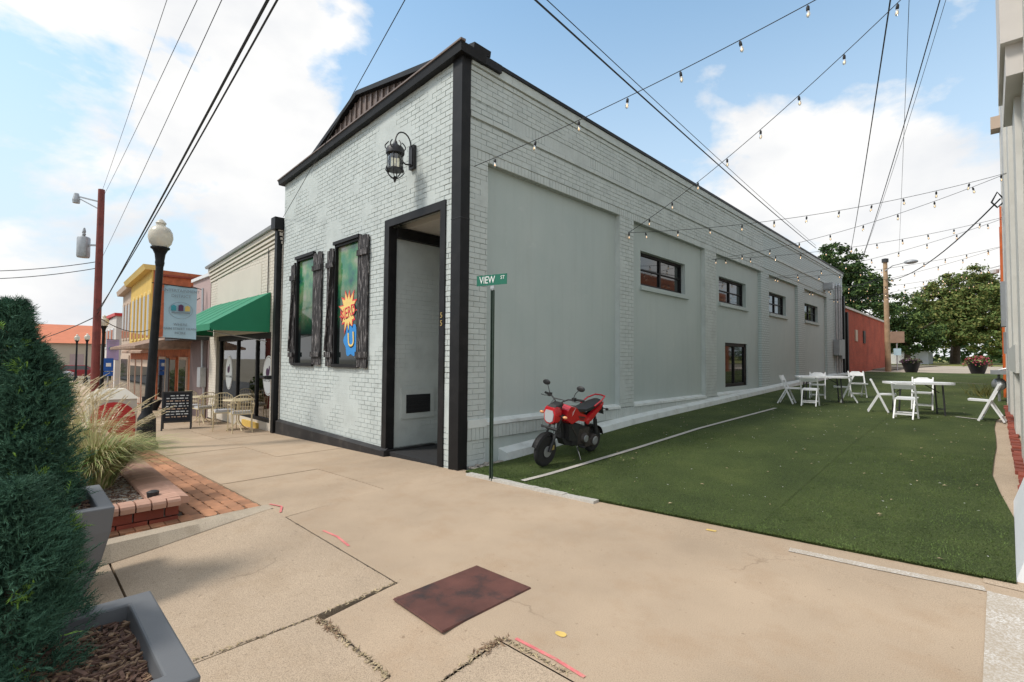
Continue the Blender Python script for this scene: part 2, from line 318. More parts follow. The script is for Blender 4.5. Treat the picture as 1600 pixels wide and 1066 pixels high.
# ------------------------------------------------------------------ mesh helper
WL = {}
class MB:
    def __init__(s): s.v = []; s.f = []
    def add(s, vs, fs):
        o = len(s.v); s.v += [tuple(p) for p in vs]; s.f += [tuple(i + o for i in f) for f in fs]; return s
    def box(s, a, b, top=None):
        x0, y0, z0 = a; x1, y1, z1 = b
        vs = [(x0, y0, z0), (x1, y0, z0), (x1, y1, z0), (x0, y1, z0), (x0, y0, z1), (x1, y0, z1), (x1, y1, z1), (x0, y1, z1)]
        return s.add(vs, [(0, 3, 2, 1), (4, 5, 6, 7), (0, 1, 5, 4), (1, 2, 6, 5), (2, 3, 7, 6), (3, 0, 4, 7)])
    def hexa(s, vs):   # 8 corners: bottom 4 then top 4
        return s.add(vs, [(0, 3, 2, 1), (4, 5, 6, 7), (0, 1, 5, 4), (1, 2, 6, 5), (2, 3, 7, 6), (3, 0, 4, 7)])
    def bar(s, p, q, w, h, up=(0, 0, 1)):   # box along p->q, width w (sideways), height h (up)
        p = Vector(p); q = Vector(q); d = (q - p).normalized(); u = Vector(up)
        sd = d.cross(u)
        if sd.length < 1e-4: sd = d.cross(Vector((1, 0, 0)))
        sd.normalize(); u = sd.cross(d); a = sd * w / 2; c = u * h / 2
        return s.hexa([p - a - c, p + a - c, q + a - c, q - a - c, p - a + c, p + a + c, q + a + c, q - a + c])
    def prism(s, poly, off):   # closed polygon (3d points) extruded by vector
        n = len(poly); o = Vector(off); vs = [Vector(p) for p in poly] + [Vector(p) + o for p in poly]
        return s.add(vs, [tuple(range(n - 1, -1, -1)), tuple(range(n, 2 * n))] + [(i, (i + 1) % n, n + (i + 1) % n, n + i) for i in range(n)])
    def tube(s, pts, r, n=8, cap=True):
        pts = [Vector(p) for p in pts]; rs = r if isinstance(r, (list, tuple)) else [r] * len(pts)
        ref = Vector((0, 0, 1)); vs = []; prev = None
        for i, p in enumerate(pts):
            d = (pts[min(i + 1, len(pts) - 1)] - pts[max(i - 1, 0)]).normalized()
            if prev is None:
                a = d.cross(ref)
                if a.length < .05: a = d.cross(Vector((1, 0, 0)))
            else:
                a = prev - d * prev.dot(d)
            a.normalize(); prev = a; b = d.cross(a)
            for k in range(n):
                t = 2 * math.pi * k / n; vs.append(p + (a * math.cos(t) + b * math.sin(t)) * rs[i])
        fs = []
        for i in range(len(pts) - 1):
            for k in range(n):
                k2 = (k + 1) % n; fs.append((i * n + k, i * n + k2, (i + 1) * n + k2, (i + 1) * n + k))
        if cap: fs += [tuple(range(n - 1, -1, -1)), tuple((len(pts) - 1) * n + k for k in range(n))]
        return s.add(vs, fs)
    def lathe(s, prof, c=(0, 0, 0), n=20, axis='Z'):
        vs = []; c = Vector(c)
        for r, h in prof:
            for k in range(n):
                t = 2 * math.pi * k / n; x, y = r * math.cos(t), r * math.sin(t)
                vs.append(c + (Vector((x, y, h)) if axis == 'Z' else Vector((x, h, y)) if axis == 'Y' else Vector((h, x, y))))
        fs = []
        for i in range(len(prof) - 1):
            for k in range(n):
                k2 = (k + 1) % n; fs.append((i * n + k, i * n + k2, (i + 1) * n + k2, (i + 1) * n + k))
        fs += [tuple(range(n - 1, -1, -1)), tuple((len(prof) - 1) * n + k for k in range(n))]
        return s.add(vs, fs)
    def ball(s, c, r, n=12, m=8):
        rr = r if isinstance(r, (tuple, list)) else (r, r, r); c = Vector(c); vs = []; fs = []
        for i in range(m + 1):
            a = math.pi * i / m
            for k in range(n):
                t = 2 * math.pi * k / n
                vs.append(c + Vector((rr[0] * math.sin(a) * math.cos(t), rr[1] * math.sin(a) * math.sin(t), rr[2] * math.cos(a))))
        for i in range(m):
            for k in range(n):
                k2 = (k + 1) % n; fs.append((i * n + k, (i + 1) * n + k, (i + 1) * n + k2, i * n + k2))
        return s.add(vs, fs)
    def patch(s, q, nu, nv, zf):   # bilinear quad patch draped on zf(x,y)
        a, b, c, d = [Vector((p[0], p[1])) for p in q]; vs = []; fs = []
        for i in range(nu + 1):
            for j in range(nv + 1):
                u, v = i / nu, j / nv
                p = (a * (1 - u) + b * u) * (1 - v) + (d * (1 - u) + c * u) * v
                vs.append((p.x, p.y, zf(p.x, p.y)))
        for i in range(nu):
            for j in range(nv):
                k = i * (nv + 1) + j; fs.append((k, k + nv + 1, k + nv + 2, k + 1))
        return s.add(vs, fs)
    def mesh(s, name, mat, shift=None, smooth=False):
        me = bpy.data.meshes.new(name)
        vs = s.v if shift is None else [(x - shift.x, y - shift.y, z - shift.z) for x, y, z in s.v]
        me.from_pydata(vs, [], s.f); me.update()
        if mat: me.materials.append(MATS[mat])
        if smooth:
            me.polygons.foreach_set('use_smooth', [True] * len(me.polygons))
            try: me.set_sharp_from_angle(angle=R(40))
            except Exception: pass
        return me
    def build(s, name, mat, parent=None, world=True, smooth=False):
        sh = None
        if parent is not None and world: sh = WL.get(parent.name)
        o = bpy.data.objects.new(name, s.mesh(name, mat, sh, smooth)); COL.objects.link(o)
        if parent is not None:
            o.parent = parent; WL[o.name] = WL.get(parent.name, Vector((0, 0, 0)))
        return o
def inst(name, me, parent, loc, rot=(0, 0, 0), scale=(1, 1, 1)):
    o = bpy.data.objects.new(name, me); COL.objects.link(o); o.parent = parent
    o.location = Vector(loc) - (WL.get(parent.name, Vector((0, 0, 0))) if parent is not None else Vector((0, 0, 0))); o.rotation_euler = rot; o.scale = scale
    return o
def tag(o, label, cat, group=None):
    o['label'] = label; o['category'] = cat
    if group: o['group'] = group
    return o
def thing(name, label, cat, loc=(0, 0, 0), rotz=0, group=None):
    o = bpy.data.objects.new(name, None); COL.objects.link(o); o.location = loc; o.rotation_euler = (0, 0, rotz); o.empty_display_size = .1
    WL[o.name] = Vector(loc); return tag(o, label, cat, group)
def struct(o): o['kind'] = 'structure'; return o
def stuff(o): o['kind'] = 'stuff'; return o
def copy_tree(o, parent=None):
    c = o.copy(); COL.objects.link(c)
    if parent is not None: c.parent = parent
    for ch in list(o.children): copy_tree(ch, c)
    return c
def text_mesh(s, size, mat, extrude=.0015, align='CENTER', font_scale=(1, 1)):
    cu = bpy.data.curves.new('lettering', 'FONT'); cu.body = s; cu.size = size; cu.extrude = extrude; cu.align_x = align; cu.align_y = 'CENTER'; cu.resolution_u = 3
    ob = bpy.data.objects.new('tmp', cu); COL.objects.link(ob)
    dg = bpy.context.evaluated_depsgraph_get(); me = bpy.data.meshes.new_from_object(ob.evaluated_get(dg)); bpy.data.objects.remove(ob)
    me.name = 'lettering'; me.materials.clear(); me.materials.append(MATS[mat])
    if font_scale != (1, 1): me.transform(Matrix.Diagonal((font_scale[0], font_scale[1], 1, 1)))
    return me
# ------------------------------------------------------------------ the setting: ground, paving, turf
mb = MB()
xs = [-500, -200, -100, -60, -45, -27, -20, -14, -10, -6, -3, -1, 0, 1, 3, 5.3, 5.6, 8, 15, 40, 120, 400]
ys = [-300, -100, -40, -15, -9, -6, -3.6, -2.4, -.2, .6, 2.5, 4.5, 9, 14.4, 23, 37, 60, 100, 200, 500]
for i, x in enumerate(xs):
    for j, y in enumerate(ys): mb.v.append((x, y, g(x, y, True) - .06))
ny = len(ys)
for i in range(len(xs) - 1):
    for j in range(ny - 1): k = i * ny + j; mb.f.append((k, k + ny, k + ny + 1, k + 1))
struct(mb.build('ground', 'ground_dirt'))
mb = MB(); mb.patch([(-120, -12), (-.6, -12), (-.6, -4.6), (-120, -4.6)], 20, 2, lambda x, y: gs(min(x, 0)) - .11)
struct(mb.build('road', 'asphalt'))
def slab(m, q, zf, nu=4, nv=4, th=.05):
    m.patch(q, nu, nv, zf)
    k = [Vector((p[0], p[1], zf(*p))) for p in q]
    for i in range(4):
        a, b = k[i], k[(i + 1) % 4]; n = nu if i % 2 == 0 else nv
        for j in range(n):
            p = a.lerp(b, j / n); r_ = a.lerp(b, (j + 1) / n); p.z = zf(p.x, p.y); r_.z = zf(r_.x, r_.y)
            m.add([p, r_, r_ - Vector((0, 0, th)), p - Vector((0, 0, th))], [(0, 3, 2, 1)])
swr = bpy.data.objects.new('sidewalk', None); COL.objects.link(swr); struct(swr); WL[swr.name] = Vector((0, 0, 0))
zside = lambda x, y: gs(min(x, 0)) + .0
edges = [-.02]
while edges[-1] > -29: edges.append(edges[-1] - random.choice((1.5, 1.55, 1.6)))
for i in range(len(edges) - 1):
    for (y0, y1) in ((-2.395, -1.205), (-1.195, -.004)):
        x1, x0 = edges[i] - .005, edges[i + 1] + .005; dz = random.uniform(-.003, .003)
        q = [(x0, y0), (x1, y0), (x1, y1), (x0, y1)]
        if i == 0: q[1] = (.36, y0) if y0 < -2 else (.15, y0); q[2] = (.15, y1) if y0 < -2 else (-.06, y1)
        m = MB(); slab(m, q, lambda x, y: zside(x, y) + dz); m.build('slab', 'concrete', swr)
m = MB(); slab(m, [(-60, -3.4), (-29.1, -3.4), (-29.1, -.01), (-60, -.01)], zside, 8, 2); m.build('slab', 'concrete', swr)
m = MB(); slab(m, [(-29.1, -4.5), (-6.3, -4.5), (-6.3, -2.405), (-29.1, -2.405)], lambda x, y: zside(x, y) - .004, 16, 2, .15); m.build('slab', 'concrete_rough', swr)
# driveway apron: one big pour, cut by joints near the street
apr = bpy.data.objects.new('driveway', None); COL.objects.link(apr); struct(apr); WL[apr.name] = Vector((0, 0, 0))
zap = lambda x, y: g(x, y, True)
m = MB()
for q in ([(-.05, -.215), (5.6, -.215), (5.6, .75), (-.05, .06)], [(.375, -2.375), (2.27, -2.375), (5.6, -2.3), (5.6, -.215)], [(.375, -2.375), (5.6, -.215), (5.6, -.215), (-.05, -.215)],
          [(2.27, -2.88), (3.215, -2.88), (3.22, -2.3536), (2.27, -2.375)], [(3.0, -5.8), (3.21, -5.8), (3.215, -2.88), (3.0, -2.88)]):
    m.patch(q, 8, 6, zap)
m.build('slab', 'concrete', apr)
for q, mt in (([(.0, -3.62), (2.066, -3.62), (2.263, -2.382), (.0, -2.382)], 'concrete_rough'), ([(.0, -6.5), (2.0, -6.5), (2.055, -3.635), (.0, -3.635)], 'concrete_rough'),
              ([(2.075, -3.6), (2.993, -3.6), (2.993, -2.888), (2.198, -2.888)], 'concrete_rough'), ([(2.02, -6.5), (2.993, -6.5), (2.993, -3.607), (2.07, -3.612)], 'concrete_rough'),
              ([(3.218, -6.5), (9, -6.5), (9, -2.233), (3.229, -2.3625)], 'concrete_rough'), ([(5.607, -2.294), (9, -2.218), (9, 1.5), (5.607, .74)], 'concrete')):
    m = MB(); slab(m, q, zap, 6, 6); m.build('slab', mt, apr)
# debris in the cracks
def crumbs(name, segs, n, spread, mat, par, lo=.006, hi=.022, up=.012):
    m = MB()
    for k in range(n):
        a, b = random.choice(segs); t = random.random(); x = a[0] + (b[0] - a[0]) * t + random.gauss(0, spread); y = a[1] + (b[1] - a[1]) * t + random.gauss(0, spread)
        s = random.uniform(lo, hi); an = random.random() * 6.28; z = zap(x, y) + .002; dx, dy = math.cos(an) * s, math.sin(an) * s
        h = random.uniform(.002, up)
        m.add([(x - dx, y - dy, z), (x - dy * .25, y + dx * .25, z + .001), (x + dx, y + dy, z + h), (x + dy * .25, y - dx * .25, z + .001)], [(0, 1, 2, 3), (3, 2, 1, 0)])
    return stuff(m.build(name, mat, par))
crk = [((2.26, -2.38), (2.2, -2.89)), ((2.25, -2.89), (2.6, -2.89)), ((2.6, -2.89), (3.0, -2.89)), ((2.2, -2.9), (2.06, -3.5)), ((3.22, -2.33), (3.22, -2.9)), ((3.22, -2.33), (3.65, -2.32))]
crumbs('crack_debris', crk, 420, .010, 'leaf_litter', apr); crumbs('crack_weeds', [((2.25, -2.89), (2.5, -2.89)), ((3.22, -2.33), (3.22, -2.5))], 150, .016, 'bark_pale', apr, .008, .022, .018)
crumbs('crack_soil', crk + [((.36, -2.38), (2.25, -2.385))], 500, .004, 'soil', apr, .005, .014, .006)
# marks on the concrete
def mark(name, pts, w, mat, dz=.004):
    m = MB(); pp = []
    for (xa, ya), (xb, yb) in zip(pts, pts[1:]): pp += [(xa + (xb - xa) * k / 10, ya + (yb - ya) * k / 10) for k in range(10)]
    P = [Vector((x, y, zap(x, y) + dz)) for x, y in pp + [pts[-1]]]
    for a, b in zip(P, P[1:]):
        d = (b - a).normalized(); s_ = Vector((-d.y, d.x, 0)) * w / 2; m.add([a - s_, b - s_, b + s_, a + s_], [(0, 1, 2, 3)])
    return struct(m.build(name, mat))
mark('pink_mark', [(.97, -2.29), (1.2, -2.27), (1.45, -2.30)], .022, 'paint_pink'); mark('pink_mark', [(3.27, -2.285), (3.54, -2.275), (3.72, -2.285)], .022, 'paint_pink')
mark('pink_mark', [(-.17, -2.33), (.02, -2.28), (.2, -2.36)], .02, 'paint_pink')
m = MB(); m.add([(3.418 + .036 * math.cos(a) * random.uniform(.8, 1.1), -2.082 + .026 * math.sin(a) * random.uniform(.8, 1.1), zap(3.418, -2.082) + .004) for a in [k * .524 for k in range(12)]], [tuple(range(12))]); struct(m.build('yellow_mark', 'paint_yellow')); mark('yellow_mark', [(3.3, .10), (3.38, .115)], .04, 'paint_yellow')
mark('painted_line', [(3.95, .12), (4.5, .19), (5.06, .29)], .09, 'worn_paint'); mark('painted_line', [(5.19, .26), (5.17, -2.2)], .24, 'worn_paint')
m = MB()
m.hexa([(2.44, -2.52, .0), (2.95, -2.53, .0), (2.945, -1.80, .0), (2.438, -1.825, .0), (2.445, -2.515, .010), (2.945, -2.525, .010), (2.94, -1.805, .010), (2.443, -1.83, .010)])
tag(m.build('steel_cover_plate', 'rust_plate'), 'rusty brown rectangular steel plate set in the concrete driveway', 'steel plate')
# kerb round the paved corner
m = MB(); kp = [(-.02, -2.36), (0, -2.7), (.02, -3.0), (.05, -3.3), (.08, -3.62), (.1, -4.3)]
for (a, b) in zip(kp, kp[1:]):
    za, zb = 0.004, 0.004; la, lb = g(a[0], a[1], True), g(b[0], b[1], True)
    wa = .03 + .05 * min(1, (-2.3 - a[1]) / .9); wb = .03 + .05 * min(1, (-2.3 - b[1]) / .9)
    m.add([(a[0] - .13, a[1], za), (b[0] - .13, b[1], zb), (b[0], b[1], zb - .006), (a[0], a[1], za - .006), (b[0] + wb, b[1], lb + .004), (a[0] + wa, a[1], la + .004)], [(0, 3, 2, 1), (3, 5, 4, 2)])
struct(m.build('kerb', 'concrete_curb', None, smooth=True))
# brick paver strip
pv = MB(); pv.patch([(-6.4, -3.0), (-.12, -3.7), (-.12, -2.41), (-6.4, -2.41)], 12, 3, lambda x, y: gs(min(x, 0)) - .012)
pav = struct(pv.build('pavement', 'sand_joint')); WL[pav.name] = Vector((0, 0, 0))
def oct_mesh(l, w, c, h=.03):
    m = MB(); e = .012
    p = [(-l / 2, -w * .32), (-l / 2 + c, -w / 2), (-.01, -w / 2), (0, -w / 2 + e), (.01, -w / 2), (l / 2 - c, -w / 2), (l / 2, -w * .32), (l / 2, w * .32), (l / 2 - c, w / 2), (.01, w / 2), (0, w / 2 - e), (-.01, w / 2), (-l / 2 + c, w / 2), (-l / 2, w * .32)]
    m.prism([(x, y, -h) for x, y in p], (0, 0, h)); return m.mesh('paver', 'paver')
om = oct_mesh(.222, .112, .035)
rows = 0; yy = -2.475
while yy > -3.55:
    xx = -.2 - (.115 if rows % 2 else 0) - max(0, 0)
    while xx > -6.1:
        if yy > -3.06 or xx > -.30:
            inst('paver', om, pav, (xx, yy, gs(xx) + random.uniform(-.002, .003)), (random.uniform(-.01, .01), random.uniform(-.01, .01) + math.atan(.0326), random.uniform(-.01, .01)))
        xx -= .232
    yy -= .121; rows += 1
bm_ = MB(); bm_.box((-.05, -.1, -.04), (.05, .1, 0)); bmesh_ = bm_.mesh('paver', 'paver')
for k in range(9): inst('paver', bmesh_, pav, (-.24 - .0 * k, -3.05 - .0 - k * .108, .002), (0, 0, R(90)))
# turf rolls and the painted stripe
trf = bpy.data.objects.new('turf', None); COL.objects.link(trf); struct(trf); WL[trf.name] = Vector((0, 0, 0))
zt = lambda x, y: ga(y) + .022
def front(x): return lerp_tab(x, [.2, 2.15, 3.6, 5.2], [-.02, .125, .30, .50])
def redge(y): return lerp_tab(y, [.5, 2.3, 2.6, 3.1, 3.6, 4.6, 6, 7.5, 9.0, 9.3, 29], [5.21, 5.24, 5.22, 5.09, 5.10, 5.12, 5.16, 5.13, 5.17, 5.32, 5.6])
cuts = [.18, 1.9, 3.62, 5.25]
for i in range(3):
    ysq = [None] + [1.0 + k * .5 for k in range(1, 57)]
    for (ya, yb) in ((None, 11.3), (11.312, 19.2), (19.212, 29)):
        m = MB(); x0, x1 = cuts[i], cuts[i + 1]; n = 12 if ya is None else 16; nx = 6
        lift = (.0, .004, .001)[i]
        for a in range(n + 1):
            for b in range(nx + 1):
                xx = x0 + (x1 - x0) * b / nx; y0 = front(xx) if ya is None else ya; y_ = y0 + (yb - y0) * (a / n) ** (1.4 if ya is None else 1)
                if i == 2 and b == nx: xx = redge(y_)
                elif i == 2: xx = x0 + (redge(y_) - x0) * b / nx
                m.v.append((xx, y_, zt(xx, y_) + lift))
        for a in range(n):
            for b in range(nx): k = a * (nx + 1) + b; m.f.append((k, k + 1, k + nx + 2, k + nx + 1))
        if ya is None:
            for b in range(nx):
                p, r_ = Vector(m.v[b]), Vector(m.v[b + 1]); m.add([p, r_, r_ - Vector((0, 0, .04)), p - Vector((0, 0, .04))], [(0, 1, 2, 3), (3, 2, 1, 0)])
        m.build('turf_roll', 'turf', trf)
m = MB()
for k in range(46000):
    t = random.random() ** 1.7; x = random.uniform(.2, 5.2); y0 = front(x); y = y0 - .008 + t * 4.2
    if x > redge(y) - .01: continue
    z = zt(x, y) - .002; a = random.random() * 6.28; h = random.uniform(.008, .02); w = .0035; lx, ly = random.gauss(0, .01), random.gauss(0, .01)
    m.add([(x - math.cos(a) * w, y - math.sin(a) * w, z), (x + math.cos(a) * w, y + math.sin(a) * w, z), (x + lx, y + ly, z + h)], [(0, 1, 2)])
stuff(m.build('turf_blades', 'turf_blade', trf))
def stripe(name, pts, w, mat, dz=.028):
    m = MB(); P = [Vector((x, y, ga(y) + dz)) for x, y in pts]
    for a, b in zip(P, P[1:]):
        d = (b - a).normalized(); s_ = Vector((-d.y, d.x, 0)) * w / 2
        for j in range(6):
            p, q = a.lerp(b, j / 6), a.lerp(b, (j + 1) / 6); p.z = ga(p.y) + dz; q.z = ga(q.y) + dz
            m.add([p - s_, q - s_, q + s_, p + s_], [(0, 1, 2, 3)])
    return struct(m.build(name, mat))
stripe('turf_line', [(1.085, .1), (1.257, 2.544), (1.518, 8.245)], .075, 'turf_line', .034)
stripe('turf_line', [(3.2, 20.5), (5.0, 19.6)], .08, 'turf_line', .034); stripe('turf_line', [(3.2, 20.5), (3.1, 22.0)], .07, 'turf_line', .034); stripe('turf_line', [(4.6, 8.9), (4.95, 8.7)], .09, 'turf_line', .034)
# gravelly edging strip at the mouth of the alley
m = MB()
for j in range(24):
    a, b = j / 24, (j + 1) / 24; x0, x1 = .30 + 1.86 * a, .30 + 1.86 * b; y0, y1 = front(x0) - .055, front(x1) - .055
    h = .03 + random.uniform(-.004, .004)
    m.hexa([(x0, y0 - .05, 0), (x1, y1 - .05, 0), (x1, y1 + .05, 0), (x0, y0 + .05, 0), (x0, y0 - .045, h), (x1, y1 - .045, h), (x1, y1 + .05, h), (x0, y0 + .05, h)])
struct(m.build('turf_edging', 'turf_line'))
m = MB()
for k in range(260):
    x = random.uniform(.3, 5.1); y = random.uniform(front(x) + .05, 16) ** 1.0
    if x > redge(y) - .05: continue
    s = random.uniform(.008, .028); a = random.random() * 6.28; z = zt(x, y) + .018
    m.add([(x - s * math.cos(a), y - s * math.sin(a), z), (x + s * .4 * math.sin(a), y - s * .4 * math.cos(a), z + .006), (x + s * math.cos(a), y + s * math.sin(a), z), (x - s * .4 * math.sin(a), y + s * .4 * math.cos(a), z + .008)], [(0, 1, 2, 3), (3, 2, 1, 0)])
stuff(m.build('fallen_leaves', 'leaf_litter', trf))
m = MB()
for k in range(120):
    x = random.uniform(.5, 5.1); y = random.uniform(front(x) + .05, 9); s = random.uniform(.006, .018); a = random.random() * 6.28; z = zt(x, y) + .02
    if x > redge(y) - .05: continue
    m.add([(x - s * math.cos(a), y - s * math.sin(a), z), (x + .003, y + .003, z + .004), (x + s * math.cos(a), y + s * math.sin(a), z)], [(0, 1, 2), (2, 1, 0)])
stuff(m.build('paper_scraps', 'litter_pale', trf))
# street crossing the far end of the alley
m = MB(); m.patch([(-1.5, 29.2), (7.5, 29.2), (9, 47), (-30, 47)], 8, 10, lambda x, y: ga(y) + .0)
struct(m.build('back_street', 'road_concrete'))
m = MB(); m.patch([(-14, 37.5), (.9, 31.5), (2.4, 47), (-14, 47)], 6, 6, lambda x, y: ga(y) + .05); struct(m.build('verge', 'ground_dirt'))
m = MB(); m.patch([(-60, 47), (60, 47), (120, 300), (-120, 300)], 8, 8, lambda x, y: ga(y) + .01 + max(0, (y - 60)) * .01); struct(m.build('back_lawn', 'leaf_olive'))
# strip by the right-hand wall
m = MB(); m.patch([(5.05, .4), (5.5, .4), (5.75, 30), (5.2, 30)], 2, 20, lambda x, y: ga(y) + .004); struct(m.build('wall_strip', 'concrete_rough'))

# ------------------------------------------------------------------ painted-brick building
GB = thing('painted_brick_building', 'pale grey-green painted brick building with black corner trim on the alley corner', 'building', (-3.1, 0, 0))
ftop = lambda x: 5.37 + .285 * (x + 6.2) / 6.2
FW = MB()
def fcol(x0, x1, z0, z1=None):
    t0, t1 = (ftop(x0), ftop(x1)) if z1 is None else (z1, z1)
    FW.hexa([(x0, 0, z0), (x1, 0, z0), (x1, .28, z0), (x0, .28, z0), (x0, 0, t0), (x1, 0, t1), (x1, .28, t1), (x0, .28, t0)])
WIN = [(-5.40, -4.53, 1.34, 3.55), (-3.64, -2.72, 1.34, 3.585)]
fcol(-6.2, -5.40, -.5); fcol(-4.53, -3.64, -.4); fcol(-2.72, -1.89, -.3); fcol(-.31, -.02, -.2)
for x0, x1, z0, z1 in WIN: fcol(x0, x1, -.4, z0); fcol(x0, x1, z1)
fcol(-1.89, -.31, 3.70)
fw_ = FW.build('front_wall', 'paint_joint', GB)
POOL = []     # candidate bricks: (distance, parent, centre, size, axis)
def nz(x, z):   # smooth value used for plastered-over patches
    return math.sin(x * 1.7 + 1.3) * math.sin(z * 2.1 + .4) + .6 * math.sin(x * 4.3 + z * 3.1) + .4 * math.sin(z * 7.7 - x * 5.9)
def bricks(par, axis, pl, a0, a1, z0, z1, holes=(), top=None, course=.0755, L=.212, jt=.0068, proud=.009, patch=.55, soldier=False):
    z = z0; row = 0
    while z < z1 - .03:
        h = min(course, z1 - z); a = a0 - (L / 2 if row % 2 and not soldier else 0)
        while a < a1 - .005:
            b0, b1 = max(a, a0), min(a + L, a1); a += L
            if b1 - b0 < .02: continue
            cuts_ = [(b0, b1)]
            for (h0, h1, g0, g1) in holes:
                if z + h * .5 > g0 and z + h * .5 < g1:
                    nc = []
                    for c0, c1 in cuts_:
                        if c1 <= h0 or c0 >= h1: nc.append((c0, c1)); continue
                        if c0 < h0: nc.append((c0, h0))
                        if c1 > h1: nc.append((h1, c1))
                    cuts_ = nc
            for c0, c1 in cuts_:
                if c1 - c0 < .02: continue
                mid = (c0 + c1) / 2; hh = h
                if top is not None:
                    tz = top(mid)
                    if z > tz - .02: continue
                    hh = min(h, tz - z)
                pat = nz(mid, z) > patch; j = .0006 if pat else jt * random.uniform(.35, 1.25)
                pr = proud * (1.0 if pat else random.uniform(.75, 1.2))
                c = (mid, pl, z + hh / 2) if axis == 'Y' else (pl, mid, z + hh / 2)
                POOL.append(((Vector(c) - CAM).length + random.uniform(0, .1), par, c, (c1 - c0 - j, hh - j * random.uniform(.7, 1.2)), axis, -pr if pat else pr))
        z += course; row += 1
fr_ho = [(-1.89, -.31, -1, 3.70)] + [(a, b, c, d) for a, b, c, d in WIN]
bricks(fw_, 'Y', 0, -6.19, -.03, -.14, 5.8, fr_ho, ftop)
# side wall: stucco panels set back between brick piers
BAYS = [(.49, 3.98), (4.5, 7.95), (8.65, 12.2), (12.95, 16.3), (17.2, 20.8)]
SWIN = [(4.95, 7.05, 3.06, 3.785), (9.09, 11.13, 3.07, 3.77), (13.24, 15.15, 3.08, 3.775), (17.56, 19.67, 3.10, 3.78)]
LOWW = (9.49, 11.19, .75, 1.98)
SW = MB()
ysp = sorted({.0, 24.0} | {w[0] for w in SWIN} | {w[1] for w in SWIN} | {LOWW[0], LOWW[1]})
for a, b in zip(ysp, ysp[1:]):
    mid = (a + b) / 2; op = sorted([(w[2], w[3]) for w in SWIN + [LOWW] if w[0] < mid < w[1]]); z = -.3
    for o0, o1 in op: SW.box((-.35, a, z), (-.10, b, o0)); z = o1
    SW.box((-.35, a, z), (-.10, b, 5.734))
SW.build('side_wall', 'paint_stucco', GB)
FARB = 12.4
pier_y = [(.0, .49), (3.98, 4.5), (7.95, 8.65), (12.2, 12.95), (16.3, 17.2), (20.8, 24.0)]
for k, (a, b) in enumerate(pier_y):
    m = MB(); m.box((-.10, a, -.3), (-.003, b, 4.30)); pr_ = m.build('pier', 'paint_brick' if a < FARB - 1 else 'paint_brick_far', GB)
    o = pr_
    if a < FARB - 1: m = MB(); m.box((-.003, a + .003, -.29), (0, b - .003, 4.299)); m.build('mortar', 'paint_joint', pr_)
    if a < FARB - 1: bricks(o, 'X', 0, a + (.135 if k == 0 else .002), b - .002, .02 if k == 0 else .57, 4.30, patch=1.25 if k else 1.2)
m = MB(); m.box((-.10, 0, 4.30), (0, FARB, 5.733)); fz = m.build('frieze', 'paint_joint', GB)
m = MB(); m.box((-.10, FARB, 4.30), (0, 24, 5.733)); m.build('frieze', 'paint_brick_far', GB)
bricks(fz, 'X', 0, .135, FARB, 4.46, 4.86, patch=1.5); bricks(fz, 'X', 0, .135, .9, 4.96, 5.14, patch=.8)
bricks(fz, 'X', 0, .135, FARB, 5.14, 5.52, patch=1.5)
bricks(fz, 'X', 0, .135, FARB, 4.30, 4.44, course=.14, L=.075, soldier=True, patch=.75); bricks(fz, 'X', 0, .9, FARB, 4.95, 5.13, course=.18, L=.075, soldier=True, patch=.55)
def course_run(name, z0, z1, px, y0, y1, L=.42):
    m = MB(); y = y0
    while y < y1:
        e = min(y + L, y1); m.box((-.02, y + .002, z0 + random.uniform(0, .003)), (px + random.uniform(-.003, .003), e - .002, z1)); y = e
    return m.build(name, 'paint_brick', GB)
course_run('string_course', 4.865, 4.935, .03, .14, 24.02); course_run('string_course', 4.44, 4.458, .016, .14, 20.8); course_run('string_course', 5.52, 5.585, .022, .14, 24.02, .21); course_run('string_course', 5.60, 5.732, .045, .14, 24.02, .8)
m = MB(); m.box((-.10, .49, -.3), (-.002, 20.8, .56)); pl_ = m.build('plinth', 'paint_stucco', GB)
pb = MB(); pb.box((-.05, .14, .36), (.012, FARB, .555)); pso = pb.build('plinth_course', 'paint_joint', GB)
m = MB(); m.box((-.05, FARB, .36), (.02, 20.8, .555)); m.build('plinth_course', 'paint_brick', GB)
bricks(pso, 'X', .012, .14, FARB, .365, .55, course=.185, L=.074, soldier=True, patch=9, jt=.007)
for a, b in BAYS:
    m = MB(); m.hexa([(-.10, a, .556), (.035, a, .556), (.035, b, .556), (-.10, b, .556), (-.10, a, .635), (.03, a, .600), (.03, b, .600), (-.10, b, .635)]); m.build('ledge', 'paint_ledge', GB)
m = MB()
n = 40
for k in range(n):
    a, b = .75 + (23.2 / n) * k, .75 + (23.2 / n) * (k + 1)
    za, zb = ga(a), ga(b); ha, hb = .125, .125
    m.hexa([(-.01, a, za - .05), (.20, a, za - .05), (.20, b, zb - .05), (-.01, b, zb - .05), (-.01, a, za + ha + .05), (.17, a, za + ha), (.17, b, zb + hb), (-.01, b, zb + hb + .05)])
m.build('footing_kerb', 'paint_ledge', GB)
m = MB()
for k in range(50):
    y = random.uniform(.15, 1.0); x = random.uniform(.02, .2); s = random.uniform(.012, .04); m.ball((x, y, .01 + s * .4), (s, s * 1.3, s * .6), 6, 4)
stuff(m.build('rubble', 'mortar_grey', GB))
m = MB(); m.box((.0, .14, .54), (.03, .49, .65)); m.build('pier_block', 'paint_ledge', GB)
